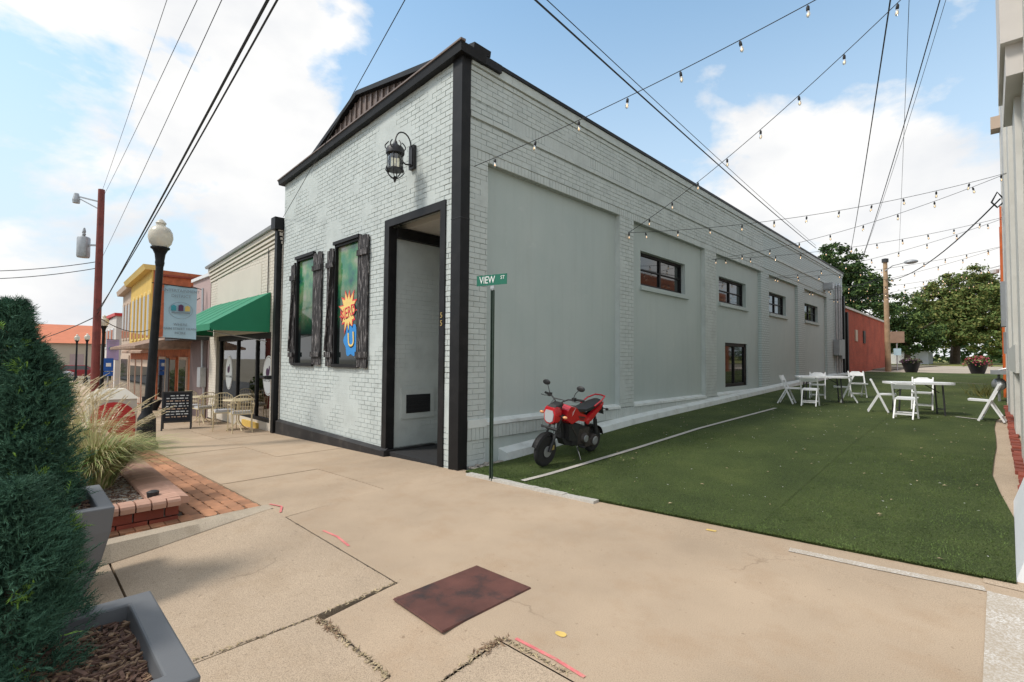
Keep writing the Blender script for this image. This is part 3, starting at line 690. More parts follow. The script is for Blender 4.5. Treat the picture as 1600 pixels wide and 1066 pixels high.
# bricks: the 300 nearest are single pieces, the rest one part per wall
POOL.sort(key=lambda t: t[0])
BV = []
for k in range(4):
    q = MB(); e = .018; j = lambda: random.uniform(-.06, .06)
    q.add([(-.5, 0, -.5), (.5, 0, -.5), (.5, 0, .5), (-.5, 0, .5), (-.5 + e, -1 + j(), -.5 + .03), (.5 - e, -1 + j(), -.5 + .03), (.5 - e, -1 + j(), .5 - .03), (-.5 + e, -1 + j(), .5 - .03)],
          [(4, 5, 6, 7), (0, 1, 5, 4), (1, 2, 6, 5), (2, 3, 7, 6), (3, 0, 4, 7)]); BV.append(q)
FLAT = MB(); FLAT.add([(-.5, 0, -.5), (.5, 0, -.5), (.5, 0, .5), (-.5, 0, .5), (-.5, -1, -.5), (.5, -1, -.5), (.5, -1, .5), (-.5, -1, .5)], [(4, 5, 6, 7), (0, 1, 5, 4), (1, 2, 6, 5), (2, 3, 7, 6), (3, 0, 4, 7)])
BVM = [q.mesh('brick', 'paint_brick') for q in BV] + [FLAT.mesh('brick', 'paint_brick')]
def pick(k, pr): return (FLAT, BVM[4], -pr) if pr < 0 else (BV[k % 4], BVM[k % 4], pr)
rest = {}
for k, (d, par, c, (l, h), ax, pr) in enumerate(POOL):
    rz = 0 if ax == 'Y' else R(90)
    q, qm, pr = pick(k, pr)
    if k < 300: inst('brick', qm, par, c, (0, 0, rz), (l, pr, h))
    else:
        m = rest.setdefault(par.name, (par, MB()))[1]
        m.add([(c[0] + x * l, c[1] + y * pr, c[2] + z * h) if ax == 'Y' else (c[0] - y * pr, c[1] + x * l, c[2] + z * h) for x, y, z in q.v], q.f)
for par, m in rest.values(): stuff(m.build('brickwork', 'paint_brick', par))
# trims, copings, roof
m = MB(); m.box((-.165, -.035, -.03), (.035, .0, 5.65)); m.box((.0, .0, -.03), (.035, .125, 5.65)); m.build('corner_trim', 'black_metal', GB)
m = MB(); m.box((-.17, -.039, 3.4), (.039, .128, 3.41)); m.build('trim_joint', 'black_iron', GB)
m = MB(); m.hexa([(-6.3, -.11, 5.36), (.10, -.11, 5.645), (.10, .34, 5.645), (-6.3, .34, 5.36), (-6.3, -.13, 5.445), (.12, -.13, 5.765), (.12, .34, 5.765), (-6.3, .34, 5.445)])
m.box((-.3, .341, 5.65), (.10, .66, 5.765)); m.build('front_coping', 'black_metal', GB)
m = MB(); m.hexa([(-6.31, -.145, 5.446), (.135, -.145, 5.766), (.135, -.06, 5.766), (-6.31, -.06, 5.446), (-6.31, -.145, 5.468), (.135, -.145, 5.79), (.135, -.06, 5.80), (-6.31, -.06, 5.478)]); m.build('coping_lip', 'bronze_metal', GB)
m = MB(); m.box((-.36, .66, 5.735), (.065, 24.08, 5.79)); m.build('side_coping', 'black_metal', GB)
m = MB(); m.box((-6.19, .281, 5.2), (-.36, 23.95, 5.3)); m.box((-6.2, 23.7, -.3), (-.36, 23.95, 5.2)); m.box((-6.2, .281, -.5), (-5.95, 23.7, 5.2)); m.build('roof', 'plaster_dark', GB)
gp_ = [(-6.19, 6.1), (-4.0, 6.84), (-.4, 6.20), (-.4, 5.3), (-6.19, 5.3)]
m = MB(); m.prism([(x, .62, z) for x, z in gp_], (0, .25, 0)); gab = m.build('roof_gable', 'bronze_metal', GB)
x = -6.05
while x < -.4:
    zt_ = lerp_tab(x, [-6.19, -4.0, -.4], [6.1, 6.84, 6.2]) - .05; m = MB(); m.box((x - .02, .585, 5.3), (x + .02, .621, zt_)); m.build('rib', 'bronze_metal', gab); x += .21
m = MB(); m.bar((-6.25, .68, 6.1), (-4.0, .68, 6.86), .34, .09); m.bar((-4.0, .68, 6.86), (-.35, .68, 6.21), .34, .09); m.build('gable_cap', 'black_metal', gab)
# plinth board along the street front
m = MB(); m.hexa([(-6.2, -.09, -.28), (-1.72, -.09, -.12), (-1.72, 0, -.12), (-6.2, 0, -.28), (-6.2, -.09, .075), (-1.72, -.09, .02), (-1.72, -.012, .06), (-6.2, -.012, .115)]); m.box((-1.80, -.10, -.1), (-1.70, .9, .035)); m.build('base_board', 'black_base', GB)
# entrance recess
m = MB(); m.box((-1.96, .02, -.1), (-1.80, 2.6, 3.62)); rw = m.build('recess_wall', 'paint_joint', GB)
m = MB(); save = POOL[:]; POOL.clear(); bricks(rw, 'X', -1.80, .02, 2.6, .05, 3.60, jt=.004, proud=.004, patch=-.3)
for k, (d, par, c, (l, h), ax, pr) in enumerate(POOL):
    q, qm, pr = pick(k, pr); m.add([(c[0] - y * pr, c[1] + x * l, c[2] + z * h) for x, y, z in q.v], q.f)
stuff(m.build('brickwork', 'paint_brick', rw))
m = MB(); m.box((-1.96, .28, 3.62), (-.31, 2.75, 3.70)); m.build('recess_ceiling', 'paint_offwhite', GB)
m = MB(); m.box((-1.96, 2.6, -.1), (-.31, 2.75, 3.62)); m.box((-.36, .28, -.1), (-.31, 2.6, 3.62)); m.build('recess_back', 'plaster_dark', GB)
m = MB(); m.box((-1.35, 2.53, .03), (-.42, 2.6, 2.15)); d_ = m.build('door', 'black_metal', GB)
m = MB(); m.box((-1.22, 2.515, .3), (-.55, 2.53, 2.0)); m.build('pane', 'dark_glass', d_)
m = MB(); m.box((-1.80, .0, -.1), (-.31, 2.6, .012)); m.build('threshold', 'mat_rubber', GB)
m = MB(); m.box((-1.795, .1, 3.44), (-1.70, 2.58, 3.60)); m.build('beam', 'black_metal', GB)
m = MB(); m.box((-1.90, -.03, 0.0), (-1.765, .02, 3.72)); m.box((-.42, -.03, 0.0), (-.305, .02, 3.72)); m.box((-1.765, -.03, 3.60), (-.42, .02, 3.72)); m.box((-1.80, .02, 0.03), (-1.765, .12, 3.60)); m.box((-.42, .02, .03), (-.37, .12, 3.60)); fr = m.build('door_frame', 'black_metal', GB)
for k, ch in enumerate('55'): inst('house_number', text_mesh(ch, .11, 'gold', .003), fr, (-.362, -.034, 2.09 - k * .11), (R(90), 0, 0))
m = MB(); m.box((-1.797, .26, .49), (-1.775, .92, .99)); vn = m.build('vent', 'paint_brick', GB)
m = MB(); m.box((-1.78, .35, .58), (-1.768, .83, .885)); m.build('vent_panel', 'black_iron', vn)
for k in range(4): m = MB(); m.box((-1.77, .38, .62 + k * .065), (-1.760, .80, .645 + k * .065)); m.build('slat', 'black_iron', vn)
# street-front windows with printed film
for wi, (x0, x1, z0, z1) in enumerate(WIN):
    m = MB(); t_ = .042
    m.box((x0, -.035, z0), (x0 + t_, .1, z1)); m.box((x1 - t_, -.035, z0), (x1, .1, z1)); m.box((x0, -.035, z1 - t_), (x1, .1, z1)); m.box((x0 - .02, -.06, z0 - .03), (x1 + .02, .1, z0 + .03)); m.box((x0 - .02, -.07, z1), (x1 + .02, .02, z1 + .06))
    w = m.build('window', 'black_metal', GB)
    m = MB(); m.box((x0 + t_, .02, z0 + .03), (x1 - t_, .05, z1 - t_)); m.build('pane', 'window_film', w)
    if wi == 1:
        cx, cz = -3.17, 2.33
        def poly(pts, y, mat, nm):
            m = MB(); m.prism([(p[0], y, p[1]) for p in pts], (0, -.002, 0)); return m.build(nm, mat, w)
        st = []
        for k in range(26):
            a = 2 * math.pi * k / 26; r_ = (.43 if k % 2 == 0 else .27) * random.uniform(.85, 1.12); st.append((cx + r_ * math.cos(a) * .80, cz + r_ * math.sin(a) * .95))
        poly(st, .016, 'burst_red', 'decal_burst'); poly([(cx + (px - cx) * .86, cz + (pz - cz) * .86) for px, pz in st], .0125, 'burst_yellow', 'decal_burst')
        me = text_mesh('NERD', .27, 'burst_red', .001, 'CENTER', (.78, 1.05)); inst('lettering', me, w, (cx, .008, cz - .03), (R(90), R(-12), 0))
        me = text_mesh('NERD', .285, 'ink', .001, 'CENTER', (.78, 1.05)); inst('lettering', me, w, (cx + .008, .0105, cz - .04), (R(90), R(-12), 0))
        bl = []
        for k in range(36):
            a = 2 * math.pi * k / 36; r_ = .27 + .035 * math.cos(6 * a); bl.append((cx + .13 + r_ * math.cos(a) * .95, 1.80 + r_ * math.sin(a) * 1.05))
        bl = [(min(p[0], x1 - t_ - .004), p[1]) for p in bl]
        poly(bl, .016, 'blue_print', 'decal_cloud')
        inst('lettering', text_mesh('U', .40, 'ink', .001), w, (cx + .145, .0125, 1.785), (R(90), R(-6), 0)); inst('lettering', text_mesh('U', .37, 'burst_yellow', .001), w, (cx + .13, .010, 1.80), (R(90), R(-6), 0))
        del_ = 0
SHUT = [(-5.63, -5.415, 1.33, 3.47, 1), (-4.515, -4.15, 1.34, 3.55, 0), (-3.905, -3.655, 1.33, 3.53, 1), (-2.705, -2.375, 1.33, 3.60, 0)]
for x0, x1, z0, z1, dg in SHUT:
    n = max(3, round((x1 - x0) / .085)); m0 = MB(); m0.box((x0 + .01, -.045, z0 + .16), (x1 - .01, -.0435, z1 - .18)); sh = MB()
    sh.box((x0 + .02, -.030, z0 + .05), (x1 - .02, -.012, z1 - .05)); s_ = sh.build('shutter', 'black_metal', GB)
    for k in range(n):
        a, b = x0 + (x1 - x0) * k / n, x0 + (x1 - x0) * (k + 1) / n; m = MB(); m.box((a + .003, -.052 - random.uniform(0, .006), z0 + random.uniform(-.02, .03)), (b - .003, -.030, z1 + random.uniform(-.04, .03))); m.build('plank', 'shutter_wood', s_)
    for zc in (z0 + .21, z1 - .30): m = MB(); m.box((x0 - .012, -.085, zc - .05), (x1 + .012, -.057, zc + .05)); m.build('batten', 'shutter_wood', s_)
    if dg: m = MB(); m.bar((x0 + .04, -.072, z0 + .28), (x1 - .03, -.072, z1 - .36), .028, .07, (0, 1, 0)); m.build('brace', 'shutter_wood', s_)
# high windows along the alley
for (y0, y1, z0, z1) in SWIN + [LOWW]:
    low = z0 < 1; xf = -.20 if not low else -.13; m = MB(); t_ = .06 if not low else .09
    m.box((xf - .06, y0, z0), (xf, y0 + t_, z1)); m.box((xf - .06, y1 - t_ * (1 if not low else 1.8), z0), (xf, y1, z1)); m.box((xf - .06, y0 + t_, z0), (xf, y1 - t_, z0 + t_)); m.box((xf - .06, y0 + t_, z1 - t_), (xf, y1 - t_, z1))
    ym = (y0 + y1) / 2 - (.0 if not low else .1); m.box((xf - .055, ym - .03, z0 + t_), (xf - .002, ym + .03, z1 - t_))
    if not low: m.box((xf - .05, y0 + t_, (z0 + z1) / 2 - .012), (xf - .004, y1 - t_, (z0 + z1) / 2 + .012))
    w = m.build('window', 'black_metal', GB)
    zz = [(z0 + t_, z1 - t_)] if low else [(z0 + t_, (z0 + z1) / 2 - .012), ((z0 + z1) / 2 + .012, z1 - t_)]
    for za, zb in zz:
        for ya, yb in ((y0 + t_, ym - .03), (ym + .03, y1 - t_)): m = MB(); m.box((xf - .045, ya, za), (xf - .035, yb, zb)); m.build('pane', 'dark_glass', w)
    if not low: m = MB(); m.hexa([(-.16, y0 - .03, z0 - .11), (-.045, y0 - .03, z0 - .11), (-.045, y1 + .12, z0 - .11), (-.16, y1 + .12, z0 - .11), (-.16, y0 - .03, z0), (-.045, y0 - .03, z0 - .025), (-.045, y1 + .12, z0 - .025), (-.16, y1 + .12, z0)]); m.build('sill', 'paint_stucco', w)
# service pipes and meter box at the back of the alley wall
for yy, z1, r_ in ((22.2, 4.9, .045), (22.75, 5.0, .05), (23.2, 4.95, .045)):
    m = MB(); m.tube([(.08, yy, .9), (.08, yy, z1)], r_, 8); m.tube([(.08, yy, z1), (.08, yy + .1, z1 + .12)], r_, 8); m.build('conduit', 'galv', GB, smooth=True)
m = MB(); m.box((.01, 21.9, 1.75), (.24, 22.6, 2.45)); m.box((.01, 22.7, 1.6), (.2, 23.3, 2.5)); m.build('meter_box', 'grey_steel', GB)
m = MB(); m.box((.01, 23.55, .7), (.14, 23.8, 4.6)); m.build('downspout', 'black_metal', GB)
m = MB(); m.box((.0, 20.2, 4.55), (.35, 20.5, 4.85)); m.build('wall_box', 'galv', GB)
# ------------------------------------------------------------------ wall lantern
L_ = thing('wall_lantern', 'ornate black iron wall lantern mounted high on the painted brick front', 'lantern', (-1.12, -.02, 4.3))
m = MB(); m.box((-1.19, -.06, 4.36), (-1.06, -.012, 4.72)); m.box((-1.17, -.075, 4.40), (-1.08, -.06, 4.68)); m.build('back_plate', 'black_iron', L_)
cx, cy = -1.12, -.34
m = MB(); m.tube([(cx, -.07, 4.66)] + [(cx, -.07 - .135 * (1 - math.cos(a)) , 4.70 + .17 * math.sin(a)) for a in [k * math.pi / 10 for k in range(0, 11)]] + [(cx, cy, 4.66)], .011, 7); m.tube([(cx, -.07, 4.42), (cx, -.16, 4.40), (cx, -.24, 4.44)], .012, 6); m.build('scroll_arm', 'black_iron', L_, smooth=True)
m = MB(); m.lathe([(.02, 4.70), (.035, 4.66), (.05, 4.64), (.115, 4.60), (.135, 4.56), (.135, 4.50), (.12, 4.49)], (cx, cy, 0), 14)
for k in range(6):
    a = k * math.pi / 3; p = [(cx + (.12 + .03 * math.sin(t)) * math.cos(a), cy + (.12 + .03 * math.sin(t)) * math.sin(a), 4.56 + .09 * t / 3) for t in (0, 1, 2, 3, 4)]; m.tube(p, .009, 5)
m.build('crown', 'black_iron', L_, smooth=True)
m = MB(); m.lathe([(.098, 4.27), (.105, 4.38), (.098, 4.49)], (cx, cy, 0), 14); m.build('glass_cylinder', 'lamp_glass', L_, smooth=True)
m = MB()
for k in range(6):
    a = k * math.pi / 3 + .3; m.tube([(cx + .118 * math.cos(a), cy + .118 * math.sin(a), 4.24), (cx + .118 * math.cos(a), cy + .118 * math.sin(a), 4.50)], .007, 5)
    m.tube([(cx + .125 * math.cos(a), cy + .125 * math.sin(a), 4.30), (cx + .14 * math.cos(a), cy + .14 * math.sin(a), 4.24), (cx + .08 * math.cos(a), cy + .08 * math.sin(a), 4.17), (cx + .02 * math.cos(a), cy + .02 * math.sin(a), 4.13)], .008, 5)
m.lathe([(.125, 4.255), (.125, 4.275)], (cx, cy, 0), 14); m.lathe([(.0, 4.07), (.012, 4.085), (.022, 4.12), (.03, 4.15), (.012, 4.17)], (cx, cy, 0), 8); m.build('cage', 'black_iron', L_, smooth=True)
m = MB(); m.tube([(cx, cy, 4.27), (cx, cy, 4.36)], .014, 6); m.build('candle', 'white_plastic', L_)

# ------------------------------------------------------------------ street name sign
S_ = thing('street_sign', 'green VIEW ST street sign on a thin dark green post', 'street sign', (.721, -.073, -.03))
m = MB()
for dx in (-.018, .018): m.box((.721 + dx - .006, -.085, -.03), (.721 + dx + .006, -.061, 2.36))
m.box((.709, -.067, -.03), (.733, -.061, 2.36)); m.build('post', 'green_post', S_)
m = MB(); m.box((.69, -.083, 2.34), (.752, -.063, 2.395)); m.build('bracket', 'galv', S_)
dv_ = Vector((.975, .22, 0)).normalized(); nv = Vector((dv_.y, -dv_.x, 0)); c0 = Vector((.70, -.073, 2.47))
m = MB(); a, b = c0 - dv_ * .225, c0 + dv_ * .225
m.hexa([a - nv * .003 - Vector((0, 0, .065)), b - nv * .003 - Vector((0, 0, .065)), b + nv * .003 - Vector((0, 0, .065)), a + nv * .003 - Vector((0, 0, .065)), a - nv * .003 + Vector((0, 0, .065)), b - nv * .003 + Vector((0, 0, .065)), b + nv * .003 + Vector((0, 0, .065)), a + nv * .003 + Vector((0, 0, .065))])
sp_ = m.build('sign_plate', 'green_sign', S_); rz = math.atan2(dv_.y, dv_.x)
inst('lettering', text_mesh('VIEW', .115, 'sign_white', .001, 'CENTER', (.85, 1.1)), sp_, c0 + nv * .005 - dv_ * .065, (R(90), 0, rz)); inst('lettering', text_mesh('ST', .06, 'sign_white', .001), sp_, c0 + nv * .005 + dv_ * .165 + Vector((0, 0, .02)), (R(90), 0, rz))

# ------------------------------------------------------------------ motorcycle (local: +x forward, +y left side)
def P_(b, name, mat, par, smooth=True): return b.build(name, mat, par, world=False, smooth=smooth)
BK = thing('motorcycle', 'small red and black motorcycle parked on its side stand by the alley wall', 'motorcycle', (.80, 1.40, ga(1.40) + .028), R(-90))
BK.rotation_euler = (R(-7), .056, R(-90)); BK.scale = (.86, .86, .86); BK.location = (.80, 1.37, ga(1.37) + .024)
def wheel(xc, r, w, name):
    prof = []
    for k in range(13):
        a = -math.pi * .62 + k * math.pi * 1.24 / 12; prof.append((r - w * .48 + w * .48 * math.cos(a), w / 2 * math.sin(a) / math.sin(math.pi * .5)))
    m = MB(); m.lathe(prof, (xc, 0, r), 32, 'Y'); t_ = P_(m, name, 'tyre', BK)
    rr = r - w * .72; m = MB(); m.lathe([(rr, -w * .36), (rr - .012, -w * .3), (rr - .016, 0), (rr - .012, w * .3), (rr, w * .36)], (xc, 0, r), 28, 'Y')
    for k in range(5):
        a = k * 2 * math.pi / 5; m.bar((xc + .02 * math.cos(a), 0, r + .02 * math.sin(a)), (xc + rr * math.cos(a), 0, r + rr * math.sin(a)), .028, .02, (0, 1, 0))
    P_(m, 'rim', 'engine_dark', t_); m = MB(); m.lathe([(.03, -w * .55), (.045, -.02), (.045, .02), (.03, w * .55)], (xc, 0, r), 14, 'Y'); P_(m, 'hub', 'dark_steel', t_)
    return t_
FX, RX, FRr, RRr = .63, -.62, .245, .225
fwh = wheel(FX, FRr, .085, 'front_wheel'); rwh = wheel(RX, RRr, .09, 'rear_wheel')
m = MB(); m.lathe([(.088, -.003), (.088, .003)], (FX, .055, FRr), 20, 'Y'); P_(m, 'brake_disc', 'grey_steel', fwh, False)
top = Vector((.36, 0, .80)); axl = Vector((FX, 0, FRr)); fd = (top - axl)
for s in (-1, 1):
    m = MB(); m.tube([axl + Vector((0, s * .085, 0)), axl + fd * .45 + Vector((0, s * .085, 0))], .026, 10); m.tube([axl + fd * .45 + Vector((0, s * .085, 0)), top + Vector((0, s * .085, 0))], .019, 10); P_(m, 'fork', 'black_plastic', BK)
m = MB(); q = axl + fd * .58; m.bar(q + Vector((0, -.12, 0)), q + Vector((0, .12, 0)), .05, .035); m.bar(top + Vector((0, -.12, -.02)), top + Vector((0, .12, -.02)), .06, .03); P_(m, 'fork_yoke', 'black_plastic', BK, False)
m = MB(); r0 = FRr + .045
ang = [R(a) for a in range(20, 160, 10)]
for sgn in (0,):
    vs = []
    for a in ang:
        for yy_, dr in ((-.065, -.03), (-.045, 0), (0, .012), (.045, 0), (.065, -.03)): vs.append((FX + (r0 + dr) * math.cos(a), yy_, FRr + (r0 + dr) * math.sin(a)))
    fs = []
    for i in range(len(ang) - 1):
        for j in range(4): k = i * 5 + j; fs += [(k, k + 1, k + 6, k + 5), (k + 5, k + 6, k + 1, k)]
    m.add(vs, fs)
P_(m, 'front_fender', 'black_plastic', BK)
# headlight and cowl
hc = Vector((.53, 0, .80)); hd = Vector((1, 0, .12)).normalized()
m = MB(); pr = [(-.10, .14), (-.135, .06), (-.115, -.10), (-.05, -.15), (.05, -.15), (.115, -.10), (.135, .06), (.10, .14)]
m.add([(hc.x - .13, y * .75, hc.z + z * .85) for y, z in pr] + [(hc.x - .02, y, hc.z + z) for y, z in pr] + [(hc.x + .05, y * .86, hc.z + z * .86) for y, z in pr],
      [(i, (i + 1) % 8, 8 + (i + 1) % 8, 8 + i) for i in range(8)] + [(8 + i, 8 + (i + 1) % 8, 16 + (i + 1) % 8, 16 + i) for i in range(8)] + [tuple(range(7, -1, -1)), tuple(range(16, 24))]); P_(m, 'headlight_cowl', 'red_paint', BK)
m = MB(); hp = [(-.065, .085), (-.09, .03), (-.075, -.075), (-.03, -.105), (.03, -.105), (.075, -.075), (.09, .03), (.065, .085)]
m.prism([(hc.x + .051, y, hc.z + z) for y, z in hp], (.012, 0, 0)); P_(m, 'headlight', 'headlamp', BK, False)
m = MB(); m.hexa([(.40, -.10, .93), (.55, -.08, .93), (.55, .08, .93), (.40, .10, .93), (.36, -.085, .99), (.50, -.06, .965), (.50, .06, .965), (.36, .085, .99)]); P_(m, 'instrument_cover', 'black_plastic', BK, False)
# handlebar, grips, levers, mirrors
hb = [(.36, -.05, .86), (.37, -.07, 1.0), (.34, -.16, 1.05), (.26, -.34, 1.06)]
m = MB(); m.tube([(.26, .34, 1.06), (.34, .16, 1.05), (.37, .07, 1.0), (.36, .05, .86)], .012, 8); m.tube(hb, .012, 8); m.tube([(.355, -.12, 1.03), (.355, .12, 1.03)], .008, 6); P_(m, 'handlebar', 'black_plastic', BK)
for s in (-1, 1):
    m = MB(); m.tube([(.285, s * .27, 1.06), (.235, s * .395, 1.06)], .019, 10); P_(m, 'grip', 'tyre', BK)
    m = MB(); m.tube([(.33, s * .22, 1.055), (.37, s * .30, 1.045), (.33, s * .40, 1.04)], .006, 5); m.box((.27, s * .245 - .025, 1.035), (.33, s * .245 + .025, 1.09)); P_(m, 'lever', 'black_plastic', BK)
    mr_ = MB(); mr_.tube([(.31, s * .235, 1.07), (.31, s * .27, 1.16), (.29, s * .315, 1.215)], .006, 6); mo = P_(mr_, 'mirror', 'black_plastic', BK)
    q = MB(); q.ball((.28, s * .345, 1.245), (.022, .078, .045), 14, 8); P_(q, 'mirror_shell', 'black_plastic', mo); q = MB(); q.ball((.270, s * .345, 1.245), (.015, .066, .036), 12, 6); P_(q, 'mirror_glass', 'dark_glass', mo)
    q = MB(); q.tube([(.47, s * .12, .80), (.47, s * .20, .80)], .011, 6); ind = P_(q, 'indicator', 'black_plastic', BK); q = MB(); q.ball((.485, s * .235, .80), (.03, .042, .024), 10, 6); P_(q, 'indicator_lens', 'amber', ind)
m = MB(); m.tube([(.56, -.16, .60), (.58, 0, .61), (.56, .16, .60)], .02, 8); P_(m, 'front_bar', 'black_plastic', BK)
# red body: tank, side panel, tail
def panel(pts, y0, y1, name, mat, taper=.82):
    m = MB(); c = Vector((sum(p[0] for p in pts) / len(pts), 0, sum(p[1] for p in pts) / len(pts))); n = len(pts)
    out = [(c.x + (p[0] - c.x) * taper, y1, c.z + (p[1] - c.z) * taper) for p in pts]; inn = [(p[0], y0, p[1]) for p in pts]
    m.add(inn + out, [tuple(range(n)), tuple(range(n, 2 * n))] + [(i, (i + 1) % n, n + (i + 1) % n, n + i) for i in range(n)]); return P_(m, name, mat, BK, False)
tank = [(.34, .88), (.26, .95), (.10, .91), (-.02, .80), (-.22, .73), (-.28, .64), (-.22, .60), (.02, .66), (.20, .62), (.34, .70)]
panel(tank, .0, .155, 'side_cover', 'red_paint', .88); tk = panel(tank, .0, -.155, 'side_cover', 'red_paint', .88)
tail = [(-.20, .66), (-.26, .58), (-.36, .60), (-.66, .80), (-.70, .86), (-.62, .85)]
panel(tail, .08, .14, 'tail_panel', 'red_paint', .95); panel(tail, -.08, -.14, 'tail_panel', 'red_paint', .95)
for s in (-1, 1):
    m = MB(); m.lathe([(.052, 0), (.052, .018), (.03, .024)], (-.25, s * .14 if s > 0 else -.164, .62), 14, 'Y'); P_(m, 'panel_cap', 'red_paint', BK, False)
# wing emblem and side vent
def wing(s):
    m = MB(); o = Vector((.17, s * .1565, .82)); y2 = s * .003
    for k, (l, dz) in enumerate(((.085, .03), (.07, .012), (.055, -.006), (.04, -.022))):
        m.prism([o + Vector((.03, 0, dz - .03)), o + Vector((.03 - l * .35, 0, dz - .012)), o + Vector((.03 - l, 0, dz + .04)), o + Vector((.03 - l * .55, 0, dz - .004))], (0, y2, 0))
    return P_(m, 'emblem', 'sign_white', BK, False)
wing(1); wing(-1)
for s in (-1, 1):
    m = MB(); m.bar((.02, s * .152, .735), (-.16, s * .150, .69), .012, .022, (0, 0, 1)); m.bar((.0, s * .152, .70), (-.13, s * .150, .665), .012, .016, (0, 0, 1)); P_(m, 'vent_slot', 'black_plastic', BK, False)
# seat
m = MB(); secs = [(.06, .82, .06, .885), (-.04, .80, .115, .87), (-.2, .78, .13, .845), (-.36, .79, .135, .865), (-.55, .84, .125, .905), (-.70, .875, .095, .925), (-.74, .885, .06, .915)]; vs = []
for x, zb, w, zt_ in secs: vs += [(x, -w, zb), (x, -w * .98, zt_ - .025), (x, -w * .6, zt_), (x, 0, zt_ + .006), (x, w * .6, zt_), (x, w * .98, zt_ - .025), (x, w, zb)]
fs = []
for i in range(len(secs) - 1):
    for j in range(7): k = i * 7 + j; k2 = i * 7 + (j + 1) % 7; fs.append((k, k2, k2 + 7, k + 7))
fs += [tuple(range(7)), tuple(range(len(vs) - 1, len(vs) - 8, -1))]; m.add(vs, fs); P_(m, 'seat', 'seat_vinyl', BK)
m = MB(); m.tube([(-.42, .145, .85), (-.62, .15, .93), (-.78, .10, .975), (-.80, 0, .98), (-.78, -.10, .975), (-.62, -.15, .93), (-.42, -.145, .85)], .014, 8); P_(m, 'grab_rail', 'red_paint', BK)
# storage box, engine, frame, exhaust
m = MB(); m.hexa([(-.02, -.13, .33), (.20, -.13, .36), (.20, .13, .36), (-.02, .13, .33), (-.06, -.14, .60), (.22, -.13, .64), (.22, .13, .64), (-.06, .14, .60)]); bx_ = P_(m, 'storage_box', 'black_plastic', BK, False)
m = MB(); m.bar((.17, .143, .59), (.02, .141, .42), .008, .02, (0, 0, 1)); P_(m, 'box_rib', 'engine_dark', bx_, False)
m = MB(); m.box((-.36, -.12, .24), (-.05, .12, .50)); m.lathe([(.10, -.15), (.11, -.12), (.11, .12), (.10, .15)], (-.50, .0, .25), 18, 'Y'); m.lathe([(.08, .10), (.09, .13), (.07, .17)], (-.20, 0, .34), 16, 'Y'); m.box((-.62, .07, .18), (-.22, .14, .30)); eg = P_(m, 'engine', 'engine_dark', BK, False)
for k in range(5): m = MB(); m.box((-.04 + k * .03, -.10, .27), (-.025 + k * .03, .125, .40)); P_(m, 'cooling_fin', 'dark_steel', eg, False)
m = MB(); m.lathe([(.05, .17), (.06, .175), (.055, .185)], (-.20, 0, .34), 16, 'Y'); m.lathe([(.07, .15), (.075, .156), (.06, .165)], (-.50, 0, .25), 16, 'Y'); P_(m, 'engine_cover', 'grey_steel', eg, False)
m = MB(); m.box((FX - .12, .05, FRr + .02), (FX - .06, .085, FRr + .09)); P_(m, 'brake_caliper', 'gold', BK, False)
m = MB(); m.tube([(.33, 0, .84), (.24, 0, .55), (.20, 0, .32), (-.05, 0, .22), (-.30, 0, .24)], .03, 8); m.tube([(.30, 0, .80), (-.10, 0, .62), (-.45, .0, .70), (-.72, 0, .82)], .028, 8); P_(m, 'frame', 'black_plastic', BK)
m = MB(); m.hexa([(.22, -.07, .28), (.30, -.06, .40), (.30, .06, .40), (.22, .07, .28), (-.22, -.12, .20), (-.22, -.12, .26), (-.22, .12, .26), (-.22, .12, .20)]); P_(m, 'belly_pan', 'black_plastic', BK, False)
m = MB(); m.tube([(-.1, -.14, .25), (-.35, -.17, .26), (-.75, -.18, .38)], [.02, .045, .05], 10); P_(m, 'exhaust', 'dark_steel', BK)
for s in (-1, 1): m = MB(); m.tube([(-.60, s * .10, .30), (-.52, s * .09, .68)], .022, 8); m.tube([(-.585, s * .10, .37), (-.54, s * .092, .60)], .035, 10); P_(m, 'shock', 'black_plastic', BK)
m = MB(); m.hexa([(-.72, -.06, .74), (-.62, -.08, .80), (-.62, .08, .80), (-.72, .06, .74), (-.86, -.05, .64), (-.80, -.06, .80), (-.80, .06, .80), (-.86, .05, .64)]); P_(m, 'rear_fender', 'black_plastic', BK, False)
m = MB(); m.box((-.83, -.05, .81), (-.79, .05, .86)); P_(m, 'tail_light', 'red_matte', BK, False)
for s in (-1, 1): q = MB(); q.tube([(-.76, s * .05, .77), (-.78, s * .13, .76)], .009, 6); q.ball((-.79, s * .155, .755), (.025, .035, .022), 8, 6); P_(q, 'indicator', 'black_plastic', BK)
m = MB(); vs = []
for a in [R(v) for v in range(35, 175, 12)]:
    for yy_ in (-.07, .07): vs.append((RX + .25 * math.cos(a), yy_, RRr + .25 * math.sin(a)))
m.add(vs, [(2 * i, 2 * i + 1, 2 * i + 3, 2 * i + 2) for i in range(len(vs) // 2 - 1)] + [(2 * i + 2, 2 * i + 3, 2 * i + 1, 2 * i) for i in range(len(vs) // 2 - 1)]); P_(m, 'mudguard', 'engine_dark', BK)
for s in (-1, 1): m = MB(); m.tube([(-.08, s * .10, .24), (-.08, s * .22, .22)], .012, 6); m.box((-.11, min(s * .14, s * .24), .215), (-.05, max(s * .14, s * .24), .235)); P_(m, 'foot_peg', 'black_plastic', BK, False)
m = MB(); m.tube([(-.06, .10, .22), (-.02, .235, .0)], .010, 6); m.box((-.05, .215, -.02), (.02, .26, -.01)); P_(m, 'side_stand', 'chrome', BK)
